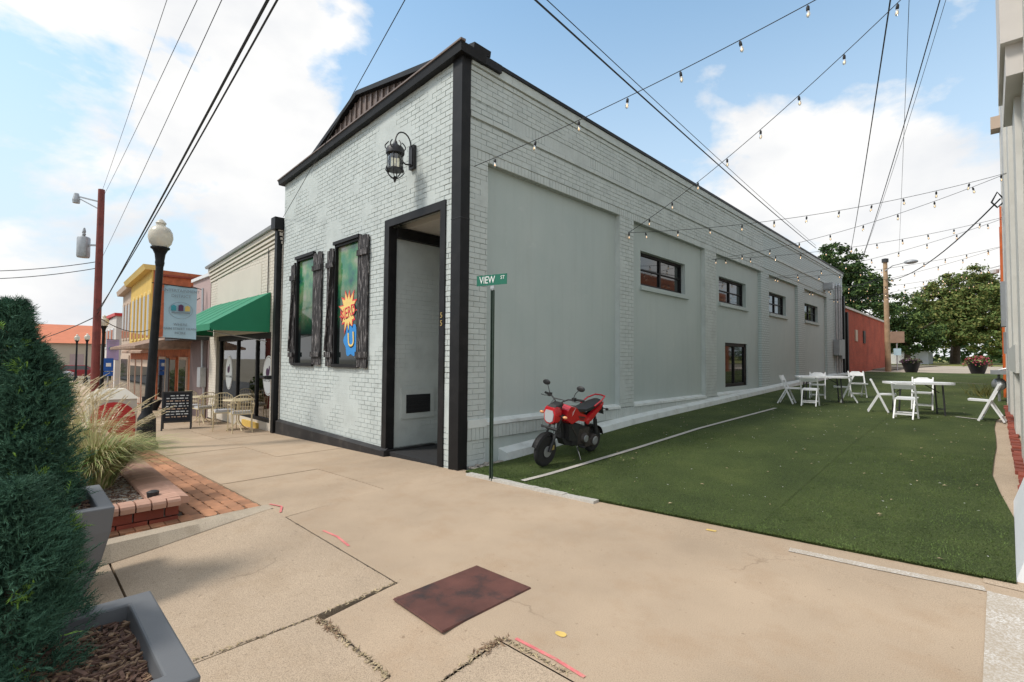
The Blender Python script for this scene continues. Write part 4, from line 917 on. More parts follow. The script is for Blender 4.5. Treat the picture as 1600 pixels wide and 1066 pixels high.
m = MB(); m.tube([(.34, .08, .97), (.45, .10, .9), (.50, .06, .70), (.56, .07, .42), (FX, .07, .30)], .005, 5); m.tube([(.34, -.10, 1.03), (.42, -.12, .95), (.38, -.08, .80)], .005, 5); P_(m, 'cable', 'cable_black', BK)

# ------------------------------------------------------------------ white folding chairs and tables in the alley (local: seat faces -y)
def chair_proto():
    t = thing('folding_chair', 'x', 'folding chair'); B = lambda m, n, mt='white_plastic': P_(m, n, mt, t, False)
    for s in (-1, 1):
        m = MB(); m.bar((s * .20, -.13, .0), (s * .20, .25, .80), .028, .045, (0, 1, 0)); B(m, 'leg')      # front foot to backrest top
        m = MB(); m.bar((s * .17, .33, .0), (s * .17, .06, .44), .026, .036, (0, 1, 0)); B(m, 'leg')
    m = MB(); m.hexa([(-.185, -.31, .42), (.185, -.31, .42), (.185, .10, .415), (-.185, .10, .415), (-.19, -.32, .46), (.19, -.32, .46), (.185, .10, .445), (-.185, .10, .445)]); B(m, 'seat')
    m = MB(); pts = []
    m.hexa([(-.20, .175, .66), (.20, .175, .66), (.20, .195, .66), (-.20, .195, .66), (-.20, .235, .76), (.20, .235, .76), (.20, .26, .76), (-.20, .26, .76)])
    m.hexa([(-.15, .235, .76), (.15, .235, .76), (.15, .26, .76), (-.15, .26, .76), (-.09, .247, .80), (.09, .247, .80), (.09, .27, .80), (-.09, .27, .80)]); B(m, 'backrest')
    m = MB(); m.box((-.19, -.09, .10), (.19, -.065, .13)); B(m, 'stretcher')
    m = MB(); m.box((-.165, .255, .09), (.165, .28, .12)); B(m, 'stretcher')
    return t
CH = chair_proto(); first = True
GRP = 'white folding chairs on the turf'
spots = [((1.50, 9.45), R(95), 'white folding chair at the wall end of the table by the painted wall', None),
         ((1.98, 9.30), R(185), 'white folding chair pulled to the alley-mouth side of the table by the wall', None),
         ((2.48, 10.5), R(-80), 'white folding chair at the open end of the table by the painted wall', None),
         ((1.75, 11.05), R(10), 'white folding chair behind the table by the painted wall', None),
         ((2.5, 12.0), R(25), 'white folding chair standing just behind the table by the painted wall', None),
         ((3.42, 8.95), R(100), 'white folding chair at the end of the middle table facing its length', None),
         ((3.90, 8.15), R(175), 'white folding chair on the alley-mouth side of the middle table', None),
         ((4.02, 9.85), R(0), 'white folding chair tucked behind the middle table', None),
         ((5.04, 8.62), R(-95), 'lone white folding chair by the orange pipe wall', None)]
for (p, rz, lb, _) in spots:
    o = CH if first else copy_tree(CH); first = False
    o.location = (p[0], p[1], ga(p[1]) + .03); o.rotation_euler = (math.atan(.032) * math.cos(rz), 0, rz); o.scale = (.88, .76, .87); tag(o, lb, 'folding chair', GRP)
def table(loc, rz, lab, l=1.83, w=.75, legs='dark_steel', rnd=False):
    t = thing('folding_table', lab, 'table', (loc[0], loc[1], ga(loc[1]) + .03), rz, 'white folding tables on the turf'); h = .66
    m = MB(); n = 28; pts = []
    for k in range(n):
        a = 2 * math.pi * k / n; e = .5 if not rnd else 1.0; pts.append((math.copysign(abs(math.cos(a)) ** e, math.cos(a)) * l / 2, math.copysign(abs(math.sin(a)) ** e, math.sin(a)) * w / 2, h - .04))
    m.prism(pts, (0, 0, .04)); P_(m, 'table_top', 'white_plastic', t, False)
    for s in (-1, 1):
        for q in (-1, 1): m = MB(); m.tube([(s * l * .33, q * w * .32, 0), (s * l * .30, q * w * .32, h - .04)], .016, 8); P_(m, 'leg', legs, t)
        m = MB(); m.tube([(s * l * .325, -w * .32, .12), (s * l * .325, w * .32, .12)], .011, 6); P_(m, 'stretcher', legs, t); m = MB(); m.tube([(s * l * .31, 0, .45), (s * l * .10, 0, h - .05)], .010, 6); P_(m, 'brace', legs, t)
    return t
table((2.05, 10.15), R(22), 'white folding table with dark legs among chairs by the painted wall', 1.2, .62); table((4.02, 8.95), R(22), 'white folding table with a long rounded top in the middle of the turf', 1.15, .60)

# ------------------------------------------------------------------ big pots at the end of the alley
def pot(x, y, lab, fl, h=.62, r=.44, big=1):
    t = thing('flower_pot', lab, 'planter', (x, y, ga(y) + .0), 0, 'tapered black pots at the end of the turf'); z0 = ga(y)
    m = MB(); m.lathe([(r * .52, z0), (r * .60, z0 + .05), (r * .92, z0 + h * .85), (r, z0 + h), (r * .93, z0 + h + .01), (r * .9, z0 + h - .08), (.02, z0 + h - .1)], (x, y, 0), 24); m.build('pot', 'planter_black', t, smooth=True)
    m, f = MB(), MB()
    for k in range(900):
        a = random.random() * 6.28; q = math.sqrt(random.random()); rr = q * r * (1.0 + .25 * big); px, py = x + rr * math.cos(a), y + rr * math.sin(a); pz = z0 + h + (1 - q * q) * .24 * big - max(0, q - .8) * 1.4 * (random.random() ** .5) * big + random.uniform(-.04, .06)
        s = random.uniform(.025, .05); b = MB.add
        d = Vector((random.gauss(0, 1), random.gauss(0, 1), random.gauss(0, 1))).normalized(); e = d.cross(Vector((0, 0, 1))).normalized() * s; d = d * s; c = Vector((px, py, pz))
        (f if random.random() < .45 else m).add([c - d, c + e, c + d, c - e], [(0, 1, 2, 3)])
    m.build('foliage', 'leaf_mid', t); f.build('blossom', fl, t)
pot(2.064, 29.4, 'tapered black pot of short violet plants at the end of the turf', 'flower_violet', big=.35); pot(4.639, 29.5, 'tapered black pot overflowing with pink flowers at the end of the turf', 'flower_pink', big=1)
# ------------------------------------------------------------------ coffee shop next door
CS = thing('cream_shop_building', 'cream painted brick shop with green awning next to the grey-green building', 'building', (-9, 0, -.4))
ct = lambda x: 4.14 + .275 * (x + 11.8) / 5.0
x0, x1 = -11.85, -6.27; sh0, sh1 = -11.15, -6.83; zs0, zs1 = -.02, 1.97
m = MB()
def ccol(a, b, za, zb=None):
    t0, t1 = (ct(a), ct(b)) if zb is None else (zb, zb); m.hexa([(a, 0, za), (b, 0, za), (b, .3, za), (a, .3, za), (a, 0, t0), (b, 0, t1), (b, .3, t1), (a, .3, t0)])
ccol(x0, sh0, -.8); ccol(sh1, x1, -.6); ccol(sh0, sh1, 2.1)
cw = m.build('front_wall', 'cream_joint', CS)
POOL.clear()
bricks(cw, 'Y', 0, x0 + .0, x1, -.35, 4.4, [(sh0, sh1, -2, 2.10), (-11.15, -7.55, 2.3, 3.75)], lambda x: ct(x) - .42, proud=.006, jt=.007, patch=9)
m = MB()
for k, (d, par, c, (l, h), ax, pr) in enumerate(POOL):
    q, qm, pr = pick(k, pr); m.add([(c[0] + x * l, c[1] + y * pr, c[2] + z * h) for x, y, z in q.v], q.f)
stuff(m.build('brickwork', 'cream_brick', cw))
m = MB(); m.box((-11.15, -.012, 2.10), (-7.55, .0, 3.75)); m.build('sign_panel', 'cream_panel', CS)
for k, (dz, pr, h) in enumerate(((.40, .03, .06), (.31, .05, .05), (.22, .07, .07), (.12, .10, .11))):
    m = MB(); a, b = x0 - .02, x1 + .0; m.hexa([(a, -pr, ct(a) - dz), (b, -pr, ct(b) - dz), (b, .02, ct(b) - dz), (a, .02, ct(a) - dz), (a, -pr, ct(a) - dz + h), (b, -pr, ct(b) - dz + h), (b, .02, ct(b) - dz + h), (a, .02, ct(a) - dz + h)]); m.build('cornice', 'cream_brick', CS)
m = MB(); m.hexa([(x0 - .08, -.16, ct(x0)), (x1 + .02, -.16, ct(x1)), (x1 + .02, .35, ct(x1)), (x0 - .08, .35, ct(x0)), (x0 - .08, -.18, ct(x0) + .06), (x1 + .02, -.18, ct(x1) + .06), (x1 + .02, .35, ct(x1) + .06), (x0 - .08, .35, ct(x0) + .06)]); m.build('coping', 'galv', CS)
m = MB(); m.box((-6.43, -.12, -.2), (-6.29, .0, 4.5)); m.box((-6.46, -.2, 4.35), (-6.22, .02, 4.62)); m.build('downspout', 'black_metal', CS)
m = MB(); m.tube([(-7.05, -.03, 2.1), (-7.05, -.03, 4.05)], .012, 6); m.build('conduit', 'dark_steel', CS)
m = MB(); m.box((x0, .3, 3.7), (x1, 14, 3.8)); m.box((x0, 5.2, -.8), (x1, 5.4, 3.7)); m.box((x0, .3, -.8), (x0 + .15, 5.2, 3.7)); m.box((x1 - .12, .3, -.8), (x1, 5.2, 3.7)); m.box((x0, .0, -.9), (x1, 5.2, -.32)); m.build('shell', 'interior', CS)
# storefront: posts, panes, bulkhead
m = MB(); t_ = .07
for xx in (sh0 + .12, -9.48, -8.0, sh1 - .04): m.box((xx - t_ / 2, .06, -.02), (xx + t_ / 2, .16, zs1))
m.box((sh0, .05, zs1 - .04), (sh1, .18, 2.10)); m.box((sh0, .05, -.06), (sh1, .17, .02)); sf = m.build('storefront', 'black_metal', CS)
for a, b in ((sh0 + .155, -9.515), (-9.445, -8.035), (-7.965, sh1 - .075)): m = MB(); m.box((a, .10, .02), (b, .112, zs1 - .04)); m.build('pane', 'shop_glass', sf)
m = MB(); m.box((sh0, .03, -.7), (sh1, .2, -.06)); m.build('bulkhead', 'cream_brick', CS)
m = MB(); m.box((-8.7, -.02, -.42), (-7.6, .03, -.12)); m.build('bulkhead_board', 'yellow_wall', CS)
for cx_, r_ in ((-10.25, .30), (-7.23, .36)):
    def ov(rx, rz, y, mat, nm, dz=0): q = MB(); q.prism([(cx_ + rx * math.cos(2 * math.pi * k / 32), y, 1.04 + dz + rz * math.sin(2 * math.pi * k / 32)) for k in range(32)], (0, -.002, 0)); return q.build(nm, mat, sf)
    e = r_ / .36; ov(.36 * e, .48, .096, 'sign_white', 'decal'); ov(.335 * e, .45, .0935, 'sign_tan', 'decal_ring'); ov(.32 * e, .435, .091, 'sign_white', 'decal')
    q = MB(); q.prism([(cx_ - .06 * e + .09 * e * math.cos(a), .0885, 1.12 + .10 * math.sin(a)) for a in [k * .4 for k in range(16)]], (0, -.002, 0)); q.prism([(cx_ + .06 * e + .045 * e * math.cos(a) + .02 * math.sin(a), .0885, 1.16 + .12 * math.sin(a)) for a in [k * .4 for k in range(16)]], (0, -.002, 0)); q.build('decal_bean', 'print_plum', sf)
    inst('lettering', text_mesh('TWO TOWNS', .10 * e, 'ink', .001), sf, (cx_, .088, .92), (R(90), 0, 0))
for k in range(8): q = MB(); q.ball((-10.8 + k * .55, .9 + (k % 3) * .5, 1.72), .035, 8, 6); q.build('lamp_bulb', 'shop_lamp', CS)
for a, b, c, d, mt in ((-9.2, 1.0, .45, .55, 'red_matte'), (-8.2, 1.6, .55, .75, 'white_metal'), (-10.2, 1.8, .5, 1.2, 'chalk_black'), (-7.4, 1.4, .4, .6, 'red_matte')):
    q = MB(); q.box((a, b, d - .04), (a + .9, b + .6, d))
    for dx in (.03, .83): q.box((a + dx, b + .03, -.32), (a + dx + .05, b + .57, d - .04))
    q.build('shop_counter', mt, CS)
q = MB(); q.box((-11.1, .2, -.32), (-6.9, .9, -.30)); q.build('display_turf', 'leaf_mid', CS)
# green awning
aw = MB(); yt, yb_ = -.02, -1.25; zt_, zb_, zv = 3.0, 2.20, 2.06; a, b = -11.45, -6.88
aw.add([(a, yt, zt_), (b, yt, zt_), (b, yb_, zb_), (a, yb_, zb_), (b, yb_, zv), (a, yb_, zv), (b, yt, zv), (a, yt, zv)], [(0, 3, 2, 1), (3, 5, 4, 2), (1, 2, 4, 6), (0, 7, 5, 3)])
awo = aw.build('awning', 'awning_green', CS)
m = MB()
for xx in (a + .03, b - .03): m.tube([(xx, yt, zv + .02), (xx, yb_ + .02, zv + .02)], .015, 6); m.tube([(xx, yt, zt_ - .03), (xx, yb_ + .02, zb_ - .03)], .015, 6)
m.tube([(a, yb_ + .02, zv + .02), (b, yb_ + .02, zv + .02)], .015, 6); m.tube([(b - .4, yb_ + .05, zv), (b - .1, -.05, 1.85)], .012, 6); m.build('awning_frame', 'galv', awo)
for xx in [a + (b - a) * k / 6 for k in range(1, 6)]: m = MB(); m.bar((xx, yt - .008, zt_ + .004), (xx, yb_ - .006, zb_ + .004), .012, .006); m.build('awning_seam', 'awning_green', awo)
m = MB(); m.box((-6.72, -.16, .98), (-6.60, .0, 1.06)); m.tube([(-6.66, -.16, 1.02), (-6.95, -.16, 1.02)], .035, 8); m.build('door_camera', 'black_plastic', CS)

# patio sets (local: seat faces -y)
def pchair():
    t = thing('patio_chair', 'x', 'chair'); B = lambda m, n, mt='cream_steel': P_(m, n, mt, t)
    for s in (-1, 1):
        m = MB(); m.tube([(s * .24, -.22, 0), (s * .24, -.22, .42), (s * .25, -.20, .62), (s * .24, .18, .64)], .012, 6); B(m, 'leg'); m = MB(); m.tube([(s * .20, .26, 0), (s * .19, .20, .42)], .012, 6); B(m, 'leg')
    m = MB(); m.hexa([(-.23, -.22, .415), (.23, -.22, .415), (.21, .2, .415), (-.21, .2, .415), (-.23, -.22, .435), (.23, -.22, .435), (.21, .2, .435), (-.21, .2, .435)]); B(m, 'seat')
    m = MB(); arc = [(-.21, .20, .43), (-.23, .23, .66), (-.18, .27, .80), (-.08, .285, .86), (.08, .285, .86), (.18, .27, .80), (.23, .23, .66), (.21, .20, .43)]; m.tube(arc, .012, 6)
    for k in range(1, 8):
        x = -.21 + .42 * k / 8; zt_ = .86 - .5 * x * x * 3; m.tube([(x, .20, .45), (x, .245, .66), (x, .28, zt_ - .02)], .006, 4)
    for z in (.52, .6, .68, .76): m.tube([(-.21, .215 + (z - .5) * .16, z), (0, .235 + (z - .5) * .16, z), (.21, .215 + (z - .5) * .16, z)], .005, 4)
    B(m, 'backrest'); m = MB(); m.hexa([(-.2, -.2, .436), (.2, -.2, .436), (.19, .17, .436), (-.19, .17, .436), (-.19, -.19, .49), (.19, -.19, .49), (.18, .16, .49), (-.18, .16, .49)]); B(m, 'cushion', 'cushion')
    return t
PC = pchair(); first = True
for (x, y, rz, lb) in ((-10.95, -.62, R(95), 'cream wire patio chair at the far side of the table by the mauve door'), (-9.95, -.55, R(-85), 'cream wire patio chair between the two patio tables'), (-8.0, -.62, R(80), 'cream wire patio chair with patterned cushion left of the near patio table'), (-7.15, -.50, R(-100), 'cream wire patio chair with patterned cushion beside the white shop pier')):
    o = PC if first else copy_tree(PC); first = False; o.location = (x, y, gs(x)); o.rotation_euler = (0, 0, rz); tag(o, lb, 'chair', 'cream patio chairs outside the shop')
for (x, y, lb) in ((-10.45, -.50, 'small cream patio table nearer the mauve door'), (-7.6, -.42, 'small cream patio table nearer the grey-green building')):
    t = thing('patio_table', lb, 'table', (x, y, gs(x)), 0, 'cream patio tables outside the shop'); m = MB(); m.lathe([(.33, .70), (.34, .715), (.33, .73)], (0, 0, 0), 24); P_(m, 'table_top', 'cream_steel', t, False)
    m = MB(); m.tube([(0, 0, .15), (0, 0, .70)], .02, 8); P_(m, 'post', 'cream_steel', t)
    for k in range(3): an = k * 2.094; m = MB(); m.tube([(0, 0, .25), (.12 * math.cos(an), .12 * math.sin(an), .10), (.27 * math.cos(an), .27 * math.sin(an), .0)], .013, 6); P_(m, 'leg', 'cream_steel', t)
# chalkboard sign: faces +x/-y towards the walkers
AB = thing('chalkboard_sign', 'black folding chalkboard sign with chalk writing on the sidewalk', 'sign', (-9.2, -1.32, gs(-9.2)), R(76))
for s, nm in ((-1, 'front'), (1, 'back')):
    yb, yt_ = s * .22, s * .02
    q = MB()
    for xx in (-.29, .29): q.bar((xx, yb, 0), (xx, yt_, .92), .035, .03, (0, 1, 0))
    q.bar((-.30, yt_ + s * .005, .90), (.30, yt_ + s * .005, .90), .03, .04); q.bar((-.28, yb * .8, .20), (.28, yb * .8, .20), .03, .04); fr_ = P_(q, 'board_frame', 'black_plastic', AB, False)
    q = MB(); q.hexa([(-.275, yb * .78 - .004, .22), (.275, yb * .78 - .004, .22), (.275, yb * .78 + .004, .22), (-.275, yb * .78 + .004, .22), (-.275, yt_ - .004, .89), (.275, yt_ - .004, .89), (.275, yt_ + .004, .89), (-.275, yt_ + .004, .89)]); P_(q, 'board', 'chalk_black', fr_, False)
    if s < 0:
        for k in range(9):
            z = .82 - k * .063; f = (z - .22) / .67; yy_ = (yb * .78) * (1 - f) + yt_ * f - .0075; q = MB(); x = -.22 + (.08 if k == 0 else 0)
            while x < .20:
                w = random.uniform(.03, .09); q.box((x, yy_ - .001, z - random.uniform(.008, .014)), (min(x + w, .23), yy_ + .001, z + random.uniform(.006, .014))); x += w + random.uniform(.012, .04)
            P_(q, 'chalk_line', 'chalk_white' if k % 3 != 2 else 'chalk_colour', fr_, False)

# ------------------------------------------------------------------ street further along
def bbox_building(name, lab, x0, x1, z1, depth, mat, base=-1.2, z1b=None, trim=None):
    t = thing(name, lab, 'building', ((x0 + x1) / 2, 0, base)); zb = z1 if z1b is None else z1b
    m = MB(); m.hexa([(x0, 0, base), (x1, 0, base), (x1, depth, base), (x0, depth, base), (x0, 0, zb), (x1, 0, z1), (x1, depth, z1), (x0, depth, zb)]); m.build('wall', mat, t); return t
PK = bbox_building('pink_shop_building', 'low pinkish building with a mauve panelled front beside the cream shop', -14.02, -11.93, 3.95, 12, 'pink_wall')
m = MB(); m.hexa([(-14.05, -.06, 3.95), (-11.9, -.06, 3.95), (-11.9, .3, 3.95), (-14.05, .3, 3.95), (-14.05, -.06, 4.05), (-11.9, -.06, 4.05), (-11.9, .3, 4.05), (-14.05, .3, 4.05)]); m.build('coping', 'white_metal', PK)
for k in range(5): a = -13.95 + k * .38; m = MB(); m.box((a, -.04, -.5), (a + .375, -.002, 1.95)); m.build('panel', 'mauve_panel', PK)
m = MB(); m.box((-14.0, -.75, 1.98), (-11.95, -.002, 2.25)); m.build('canopy', 'dark_steel', PK); m = MB(); m.box((-14.0, -.05, 2.25), (-11.95, -.002, 2.55)); m.build('fascia', 'white_metal', PK)
m = MB(); m.tube([(-12.05, -.08, -.3), (-12.05, -.08, 1.0)], .03, 6); m.box((-12.35, -.2, .55), (-12.0, -.042, 1.15)); m.tube([(-12.2, -.1, 1.1), (-12.25, -.12, 2.6), (-12.4, -.1, 3.6)], .035, 7); m.box((-12.75, -.1, .55), (-12.5, -.041, .95)); m.build('meter', 'galv', PK)
m = MB(); m.tube([(-12.4, -.1, 3.55), (-12.6, -.35, 3.65), (-12.9, -.4, 3.45), (-13.0, -.3, 3.2), (-12.7, -.3, 3.15), (-12.5, -.15, 3.3)], .012, 5); m.build('service_cable', 'cable_black', PK)
LS = bbox_building('low_shop_building', 'low brick shop with shingled canopy and glass front along the street', -20.75, -14.05, 2.15, 10, 'brick_orange')
n = 0
for (xa, xb) in ((-20.6, -19.2), (-18.9, -17.6), (-16.9, -15.9), (-15.5, -14.4)):
    m = MB(); m.box((xa, -.05, -.55), (xb, -.002, 1.45)); w = m.build('shop_window', 'tan_wall' if n % 2 else 'brick_orange', LS); n += 1
    m = MB(); m.box((xa + .08, -.06, -.15), (xb - .08, -.05, 1.35)); m.build('pane', 'dark_glass', w)
m = MB(); m.box((-17.5, -.06, -.7), (-17.0, -.002, 1.4)); m.build('door', 'dark_steel', LS)
def canopy(par, xa, xb, zt=2.25, zb=1.72, out=1.5):
    m = MB(); m.prism([(xa, -.003, zb), (xa, -out, zb), (xa, -out, zb + .08), (xa, -.003, zt)], (xb - xa, 0, 0)); c = m.build('canopy', 'shingle', par); sl = (zt - zb - .08) / out
    sm = MB(); sm.box((0, -.13, 0), (.30, 0, .018)); me = sm.mesh('shingle', 'shingle')
    r = 0
    for k in range(int(out / .17)):
        x = xa - (.15 if r % 2 else 0)
        while x < xb - .28: inst('shingle', me, c, (max(x, xa), -out + .17 * (k + 1) - .03, zb + .085 + sl * (.17 * k)), (math.atan(sl), 0, 0)); x += .31
        r += 1
canopy(LS, -19.7, -14.1)
YB = thing('yellow_building', 'two storey yellow fronted building with tall arched windows and orange brick side', 'building', (-23.3, 0, -1))
m = MB(); m.hexa([(-25.9, 0, -1.2), (-20.8, 0, -1.2), (-20.8, 14, -1.2), (-25.9, 14, -1.2), (-25.9, 0, 5.0), (-20.8, 0, 5.25), (-20.8, 14, 5.0), (-25.9, 14, 4.9)]); m.build('wall', 'brick_orange', YB)
m = MB(); m.hexa([(-25.9, -.06, 1.9), (-20.79, -.06, 1.9), (-20.79, -.002, 1.9), (-25.9, -.002, 1.9), (-25.9, -.06, 5.05), (-20.79, -.06, 5.3), (-20.79, -.002, 5.3), (-25.9, -.002, 5.05)]); m.build('front_wall', 'yellow_wall', YB)
m = MB(); m.hexa([(-25.95, -.30, 4.95), (-20.75, -.30, 5.2), (-20.75, .1, 5.2), (-25.95, .1, 4.95), (-25.95, -.38, 5.15), (-20.75, -.38, 5.42), (-20.75, .1, 5.42), (-25.95, .1, 5.15)]); m.build('cornice', 'yellow_trim', YB)
m = MB(); m.box((-20.8, .3, 4.98), (-20.7, 14, 5.06)); m.build('side_coping', 'brick_red', YB)
for k in range(5):
    a = -25.45 + k * .95; m = MB(); m.prism([(a + .5 + .28 * math.cos(t), -.061, 4.15 + .2 * math.sin(t)) for t in [math.pi * j / 8 for j in range(9)]] + [(a + .22, -.061, 2.2), (a + .78, -.061, 2.2)], (0, -.04, 0)); w = m.build('window', 'yellow_trim', YB)
    m = MB(); m.box((a + .30, -.108, 2.28), (a + .70, -.101, 4.15)); m.build('pane', 'dark_glass', w)
canopy(YB, -25.85, -20.85, 1.95, 1.6, .35)
for k in range(3): a = -25.6 + k * 1.6; m = MB(); m.box((a, -.04, -.7), (a + 1.3, -.001, 1.3)); w = m.build('shop_window', 'tan_wall', YB); m = MB(); m.box((a + .08, -.05, -.4), (a + 1.22, -.04, 1.0)); m.build('pane', 'shop_glass' if 0 else 'dark_glass', w)
TB = bbox_building('tan_building', 'two storey tan fronted building beyond the yellow one', -28.9, -25.92, 5.05, 14, 'tan_wall', -1.2, 4.88)
m = MB(); m.hexa([(-28.95, -.25, 4.7), (-25.92, -.25, 4.87), (-25.92, .1, 4.87), (-28.95, .1, 4.7), (-28.95, -.3, 4.92), (-25.92, -.3, 5.1), (-25.92, .1, 5.1), (-28.95, .1, 4.92)]); m.build('cornice', 'tan_wall', TB)
for k in range(3):
    a = -28.6 + k * .9; m = MB(); m.box((a, -.05, 2.3), (a + .6, -.001, 4.2)); w = m.build('window', 'tan_wall', TB); m = MB(); m.box((a + .08, -.06, 2.4), (a + .52, -.05, 4.1)); m.build('pane', 'dark_glass', w)
m = MB(); m.box((-28.7, -.05, -.8), (-26.1, -.001, 1.5)); w = m.build('shop_window', 'tan_wall', TB); m = MB(); m.box((-28.5, -.06, -.4), (-26.3, -.05, 1.3)); m.build('pane', 'dark_glass', w)
WB = bbox_building('pale_building', 'pale stuccoed building with red roof trim past the tan one', -37.3, -31.1, 3.8, 16, 'pale_wall', -1.4, 3.5)
m = MB(); m.box((-37.3, -.1, 3.78), (-31.0, 16, 3.95)); m.build('roof_trim', 'red_matte', WB)
for k in range(4): a = -36.9 + k * 1.4; m = MB(); m.box((a, -.05, 1.9), (a + .8, -.001, 3.1)); w = m.build('window', 'white_wall', WB); m = MB(); m.box((a + .08, -.06, 2.0), (a + .72, -.05, 3.0)); m.build('pane', 'dark_glass', w)
m = MB(); m.box((-36.8, -.05, -.9), (-31.6, -.001, 1.2)); w = m.build('shop_window', 'tan_wall', WB); m = MB(); m.box((-36.6, -.06, -.5), (-31.8, -.05, 1.0)); m.build('pane', 'dark_glass', w)
FBD = thing('far_hall_building', 'long beige hall with an orange roof across the end of the street', 'building', (-80, 0, -1))
m = MB(); m.box((-90, -14, -1.1), (-75, 14, 2.9)); m.build('wall', 'beige_wall', FBD)
m = MB(); m.prism([(-74.5, -14.3, 2.9), (-90.5, -14.3, 2.9), (-82.5, -11.5, 5.3)], (0, .01, 0)); m.hexa([(-74.5, -14.3, 2.9), (-74.5, 14.3, 2.9), (-90.5, 14.3, 2.9), (-90.5, -14.3, 2.9), (-81, -4.5, 5.4), (-81, 12, 5.4), (-84, 12, 5.4), (-84, -4.5, 5.4)]); m.build('roof', 'orange_roof', FBD)
for k in range(6): y = -10 + k * 3.6; m = MB(); m.box((-75, y, -1.0), (-74.96, y + 1.3, 1.6)); m.build('door_panel', 'pink_wall', FBD)
# cars at the end of the street
def car(name, lab, x, y, rz, mat):
    t = thing(name, lab, 'car', (x, y, gs(x)), rz, 'cars parked at the end of the street'); m = MB()
    prof = [(-2.2, .35), (-2.25, .75), (-2.0, .88), (-1.3, .95), (1.0, .95), (1.9, .85), (2.2, .70), (2.2, .35)]; m.prism([(px, -.88, pz) for px, pz in prof], (0, 1.76, 0)); P_(m, 'body', mat, t, False)
    m = MB(); m.hexa([(-1.7, -.82, .93), (1.1, -.82, .93), (1.1, .82, .93), (-1.7, .82, .93), (-1.2, -.66, 1.45), (.4, -.66, 1.45), (.4, .66, 1.45), (-1.2, .66, 1.45)]); cb_ = P_(m, 'cabin', mat, t, False)
    for s in (-1, 1): m = MB(); m.prism([(-1.4, s * .79, 1.0), (.85, s * .79, 1.0), (.35, s * .69, 1.38), (-1.1, s * .69, 1.38)], (0, s * .02, 0)); P_(m, 'side_window', 'dark_glass', cb_, False)
    m = MB(); m.prism([(1.07, -.7, .98), (1.07, .7, .98), (.46, .6, 1.40), (.46, -.6, 1.40)], (.03, 0, .02)); P_(m, 'windscreen', 'dark_glass', cb_, False)
    for sx in (-1.35, 1.35):
        for s in (-1, 1): m = MB(); m.lathe([(.2, -.1), (.32, -.1), (.33, .0), (.32, .1), (.2, .1)], (sx, s * .82, .33), 14, 'Y'); P_(m, 'wheel', 'tyre', t, False)
    for s in (-1, 1): m = MB(); m.box((2.17, s * .6 - .15, .6), (2.215, s * .6 + .15, .72)); P_(m, 'headlight', 'headlamp', t, False)
car('parked_car', 'white car parked before the beige hall', -62, -1.9, R(70), 'car_white'); car('parked_car', 'dark red car parked before the beige hall', -62.5, .9, R(80), 'car_red'); car('parked_car', 'grey car parked beyond the dark red one', -66, 3.9, R(85), 'car_grey')

